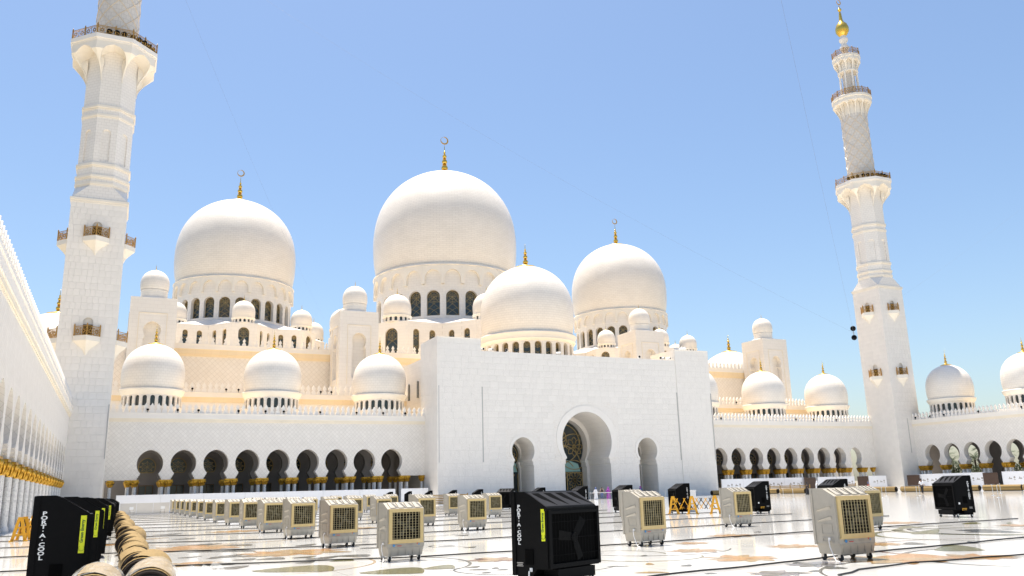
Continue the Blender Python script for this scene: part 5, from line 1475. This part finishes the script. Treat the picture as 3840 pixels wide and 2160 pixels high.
FIG = figure(); me_body = skin_mesh('body', *FIG, m_skin)
def sub_figure(keep, grow):
    V, Ed, Rd = FIG; ids = [i for i in range(len(V)) if keep(i, V[i])]; mp = {j: k for k, j in enumerate(ids)}
    return [V[i] for i in ids], [(mp[a], mp[b]) for a, b in Ed if a in mp and b in mp], [tuple(q + grow for q in (r if isinstance(r, tuple) else (r, r))) for r in (Rd[i] for i in ids)]
def top_keep(i, p): return (p[2] > .94 and p[2] < 1.42)
def leg_keep(i, p): return (p[2] < .96 and abs(p[0]) < .13 and p[2] > .08)
VT = sub_figure(top_keep, .022); VL = sub_figure(leg_keep, .022)
_robe = MB()
_robe.lathe([(0, .03), (.30, .03), (.29, .2), (.24, .7), (.20, 1.0), (.215, 1.25), (.20, 1.38), (.10, 1.47), (0, 1.48)], 18)
for sx in (-1, 1): _robe.tube([(sx * .17, 0, 1.38), (sx * .28, .02, 1.12), (sx * .31, -.08, .92)], [.085, .08, .075], 8)
_veil = MB(); _veil.lathe([(.19, 1.30), (.17, 1.42), (.12, 1.50), (.118, 1.60), (.115, 1.68), (.07, 1.75), (0, 1.765)], 14)
_veil.v = [(x, max(y, -.075) if z > 1.5 else y, z) for x, y, z in _veil.v]
_hairb = MB(); _hairb.lathe([(.094, 1.60), (.098, 1.66), (.088, 1.73), (.05, 1.765), (0, 1.77)], 12)
_hairb.v = [(x, y + .012, z - (.03 if y > .02 else 0)) for x, y, z in _hairb.v]
_pc = {}
def pm(kind, mat):
    k = (kind, mat.name)
    if k not in _pc:
        if kind == 'shirt': _pc[k] = skin_mesh('shirt', *VT, mat)
        elif kind == 'trousers': _pc[k] = skin_mesh('trousers', *VL, mat)
        else:
            src = {'robe': _robe, 'headscarf': _veil, 'hair': _hairb}[kind]; _pc[k] = src.mesh(kind, mat, 50)
    return _pc[k]
def person(label, x, y, deg, top=None, bottom=None, robe=None, veil=None, hair=True, s=1.0, pack=None):
    t = E('person', label, 'person', (x, y, 0), R(deg), 'people in the courtyard'); t.scale = (s, s, s)
    O('body', me_body, t)
    if robe: O('robe', pm('robe', robe), t)
    if top: O('shirt', pm('shirt', top), t)
    if bottom: O('trousers', pm('trousers', bottom), t)
    if veil: O('headscarf', pm('headscarf', veil), t)
    elif hair: O('hair', pm('hair', m_hair), t)
    if pack:
        b = MB(); b.prism([(-.14, .13), (.14, .13), (.12, .27), (-.12, .27)], 1.02, 1.42); O('backpack', b.mesh('backpack', pack), t)
person('person in a tan shirt with a backpack before the main arch', 65.2, 108.6, 160, m_cloth_tan, m_cloth_blue, pack=m_cloth_black)
person('person in pale robe and scarf left of the backpacker', 63.7, 107.8, 170, robe=m_cloth_white, veil=m_cloth_blue)
person('person in purple robe and scarf right of the backpacker', 66.8, 109.4, 150, robe=m_cloth_purple, veil=m_cloth_purple)
person('person in white shirt and black trousers between the queue posts', 86.2, 70.7, 100, m_cloth_white, m_cloth_black)
person('person in a long white robe behind the right coolers', 87.6, 88.6, 60, robe=m_cloth_white, veil=m_cloth_white, s=1.03)
person('person in a long black robe behind the right coolers', 85.6, 88.4, 40, robe=m_cloth_black, veil=m_cloth_black, s=.98)
person('person in dark blue before the right hoarding', 99.2, 112.6, 20, robe=m_cloth_blue, veil=m_cloth_blue, s=.95)
person('person in blue shirt and red trousers left of the right minaret foot', 121.0, 110.2, 30, m_cloth_blue, m_red)
person('person in blue robe standing in the right side arch', 74.9, 113.0, 10, robe=m_cloth_blue, veil=m_cloth_purple)

# ------------------------------------------------------------------ small fittings on the roofs
b = MB(); b.M = Matrix.Rotation(pi / 2, 4, 'X'); b.lathe([(0, -.35), (.16, -.33), (.18, -.2), (.18, .40), (.21, .42)], 14); b.M = None; b.box(-.05, .05, -.05, .05, -.35, -.15); me_rf = b.mesh('roof_floodlight', m_whitepl, 40)
b = MB(); b.M = Matrix.Rotation(pi / 2, 4, 'X'); b.lathe([(.20, .415), (.19, .40), (0, .40)], 14); b.M = None; me_lens = b.mesh('lens', m_void)
for x, dg in ((49.3, 25), (50.8, 40), (53.6, -35), (62.6, 60), (77.9, -20), (82.4, -50), (85.4 - 1.6, 35), (85.4 - 2.8, 35)):
    f = O('roof_floodlight', me_rf, por, (x, 115.6, 22.72), rz=R(dg)); O('lens', me_lens, f)
for x in (87.9, 88.5): f = O('roof_floodlight', me_rf, por, (x, 117.5, 24.75), rot=(R(-40), 0, R(70)), scale=1.3)
b = MB()
for p, q in (((-1.3, 0, 0), (0, 0, .75)), ((0, 0, .75), (1.3, 0, 0)), ((-.7, 0, 0), (0, 0, .75)), ((.7, 0, 0), (0, 0, .75)), ((-1.3, 0, .02), (1.3, 0, .02))): b.bar(p, q, .09, .09)
O('roof_truss', b.mesh('roof_truss', m_whitepl), por, (44.6, 119.5, 24.2))
b = MB(); b.lathe([(0, -.17), (.12, -.12), (.17, 0), (.12, .12), (0, .17)], 12); b.box(-.03, .03, -.03, .03, -.4, -.15); me_pl = b.mesh('parapet_lamp', m_black, 40)
ars = [o for o in bpy.data.objects if o.name.startswith('arcade')]
front_l = next(o for o in ars if o['label'].startswith('white marble arcade of nine')); front_r = next(o for o in ars if 'between the portal' in o['label']); side_r = next(o for o in ars if 'right of the right' in o['label'])
for x in (3.2, 6.9, 9.5, 14.7, 18.3, 20.8, 25.9, 31.2, 35.2, 38.6): O('parapet_lamp', me_pl, front_l, (x, -.22, 13.2))
for x in (94.6, 97.6, 115.2, 119.6, 125.4): O('parapet_lamp', me_pl, front_r, (x, -.22, 13.2))
for u in (-113.2, -110, -107, -100, -92.0, -88.3): O('parapet_lamp', me_pl, side_r, (u, -.22, 13.2))
for x in (7.6, 9.4, 14.2, 16.0, 28.5, 30.2, 102.5, 104.6, 111.6): O('parapet_lamp', me_pl, ter, (x, 132.1, 17.55))

# ------------------------------------------------------------------ camera balls on wires
t = E('cable_camera', 'two black camera balls hanging on wires left of the right minaret', 'camera', (64.2, 58, 15.72))
for z, in ((.45,), (-.45,)):
    b = MB(); b.lathe([(0, -.26)] + [(.26 * math.sin(pi * i / 12), -.26 * math.cos(pi * i / 12)) for i in range(1, 12)] + [(0, .26)], 18); O('camera_ball', b.mesh('camera_ball', m_black, 180), t, (0, 0, z))
b = MB(); b.lathe([(0, -.2), (.05, -.2), (.05, .2), (0, .2)], 8); b.box(-.22, .22, -.02, .02, -.02, .02); O('bracket', b.mesh('bracket', m_steel), t)
def wire(label, a, c, sag):
    a, c = Vector(a), Vector(c); P = [tuple(a.lerp(c, i / 40) - Vector((0, 0, sag * 4 * (i / 40) * (1 - i / 40)))) for i in range(41)]
    b = MB(); b.tube(P, .0045, 4); T(O('suspension_wire', b.mesh('suspension_wire', m_wire)), label, 'wire', 'thin wires in the sky')
wire('thin wire rising steeply from the camera balls', (64.2, 58, 15.75), (30.81, 30, 27.9), .1)
wire('long thin wire crossing the sky above the great domes to the camera balls', (64.2, 58, 15.75), (10.35, 90, 58.9), 1.5)
wire('thin wire crossing the sky left of the left great dome', (2.06, 70, 44.7), (32.57, 150, 33.15), 1.2)
wire('thin wire in the sky right of the right minaret', (141.5, 114.3, 37.8), (162.43, 100, 54.69), .3)

# ------------------------------------------------------------------ palms beyond the right arcade
def palm(label, x, y, h, seed):
    q = random.Random(seed); t = E('palm_tree', label, 'palm', (x, y, 0), 0, 'palms beyond the right arcade')
    b = MB(); b.tube([(0, 0, -.1), (.05, 0, h * .3), (.12, .05, h * .7), (.1, .05, h)], [.30, .22, .19, .22], 9); O('trunk', b.mesh('trunk', m_bark, 60), t)
    b = MB()
    for k in range(26):
        a = 2 * pi * k / 26 * 2.4 + q.uniform(-.2, .2); el = R(q.uniform(-20, 75)); L0 = q.uniform(2.2, 3.2); pts = []
        for i in range(9):
            s = i / 8; rr = L0 * s * math.cos(el * (1 - .5 * s)); zz = L0 * s * math.sin(el) - 1.3 * s * s
            pts.append(Vector((.1 + rr * math.cos(a), .05 + rr * math.sin(a), h + zz)))
        side = Vector((-math.sin(a), math.cos(a), 0))
        for i in range(1, 8):
            for sg in (-1, 1):
                for j in (0, .5):
                    p = pts[i].lerp(pts[i + 1], j); dr = (pts[i + 1] - pts[i]).normalized()
                    tip = p + side * sg * q.uniform(.35, .55) + dr * .25 - Vector((0, 0, .16))
                    b.add([tuple(p - dr * .03), tuple(p + dr * .05), tuple(tip)], [(0, 1, 2)])
        b.tube([tuple(p) for p in pts], .02, 3)
    O('crown', b.mesh('crown', m_leaf), t)
for i, (x, y, h) in enumerate(sorted(((158, 124, 6.5), (160.5, 118, 5.6), (157.5, 112, 7.0), (161, 106, 6.2), (159, 100, 6.8), (163, 127, 5.8), (158.5, 94, 6.0), (156.8, 109, 5.4), (157.6, 121, 5.2), (160, 115, 7.4), (158.8, 103, 5.2)), key=lambda q: -q[1])):
    palm('date palm beyond the right arcade, %s from the minaret' % ('first', 'second', 'third', 'fourth', 'fifth', 'sixth', 'seventh', 'eighth', 'ninth', 'tenth', 'eleventh')[i], x, y, h, 40 + i)
b = MB(); q = random.Random(9)
for k in range(12000):
    y = q.uniform(80, 140); x = 156.5 + q.uniform(0, 2.2); z = q.uniform(.05, 5.0) * (1 - .25 * abs(math.sin(y * 1.1)))
    d = Vector((q.gauss(0, 1), q.gauss(0, 1), q.gauss(0, 1))).normalized() * .26; e = Vector((q.gauss(0, 1), q.gauss(0, 1), q.gauss(0, 1))).normalized() * .16; p = Vector((x, y, z))
    b.add([tuple(p - d), tuple(p + e), tuple(p + d), tuple(p - e)], [(0, 1, 2, 3)])
h_ = O('hedge', b.mesh('hedge', m_leaf), kind='stuff'); h_['label'] = 'dark green hedge beyond the right arcade'; h_['category'] = 'hedge'
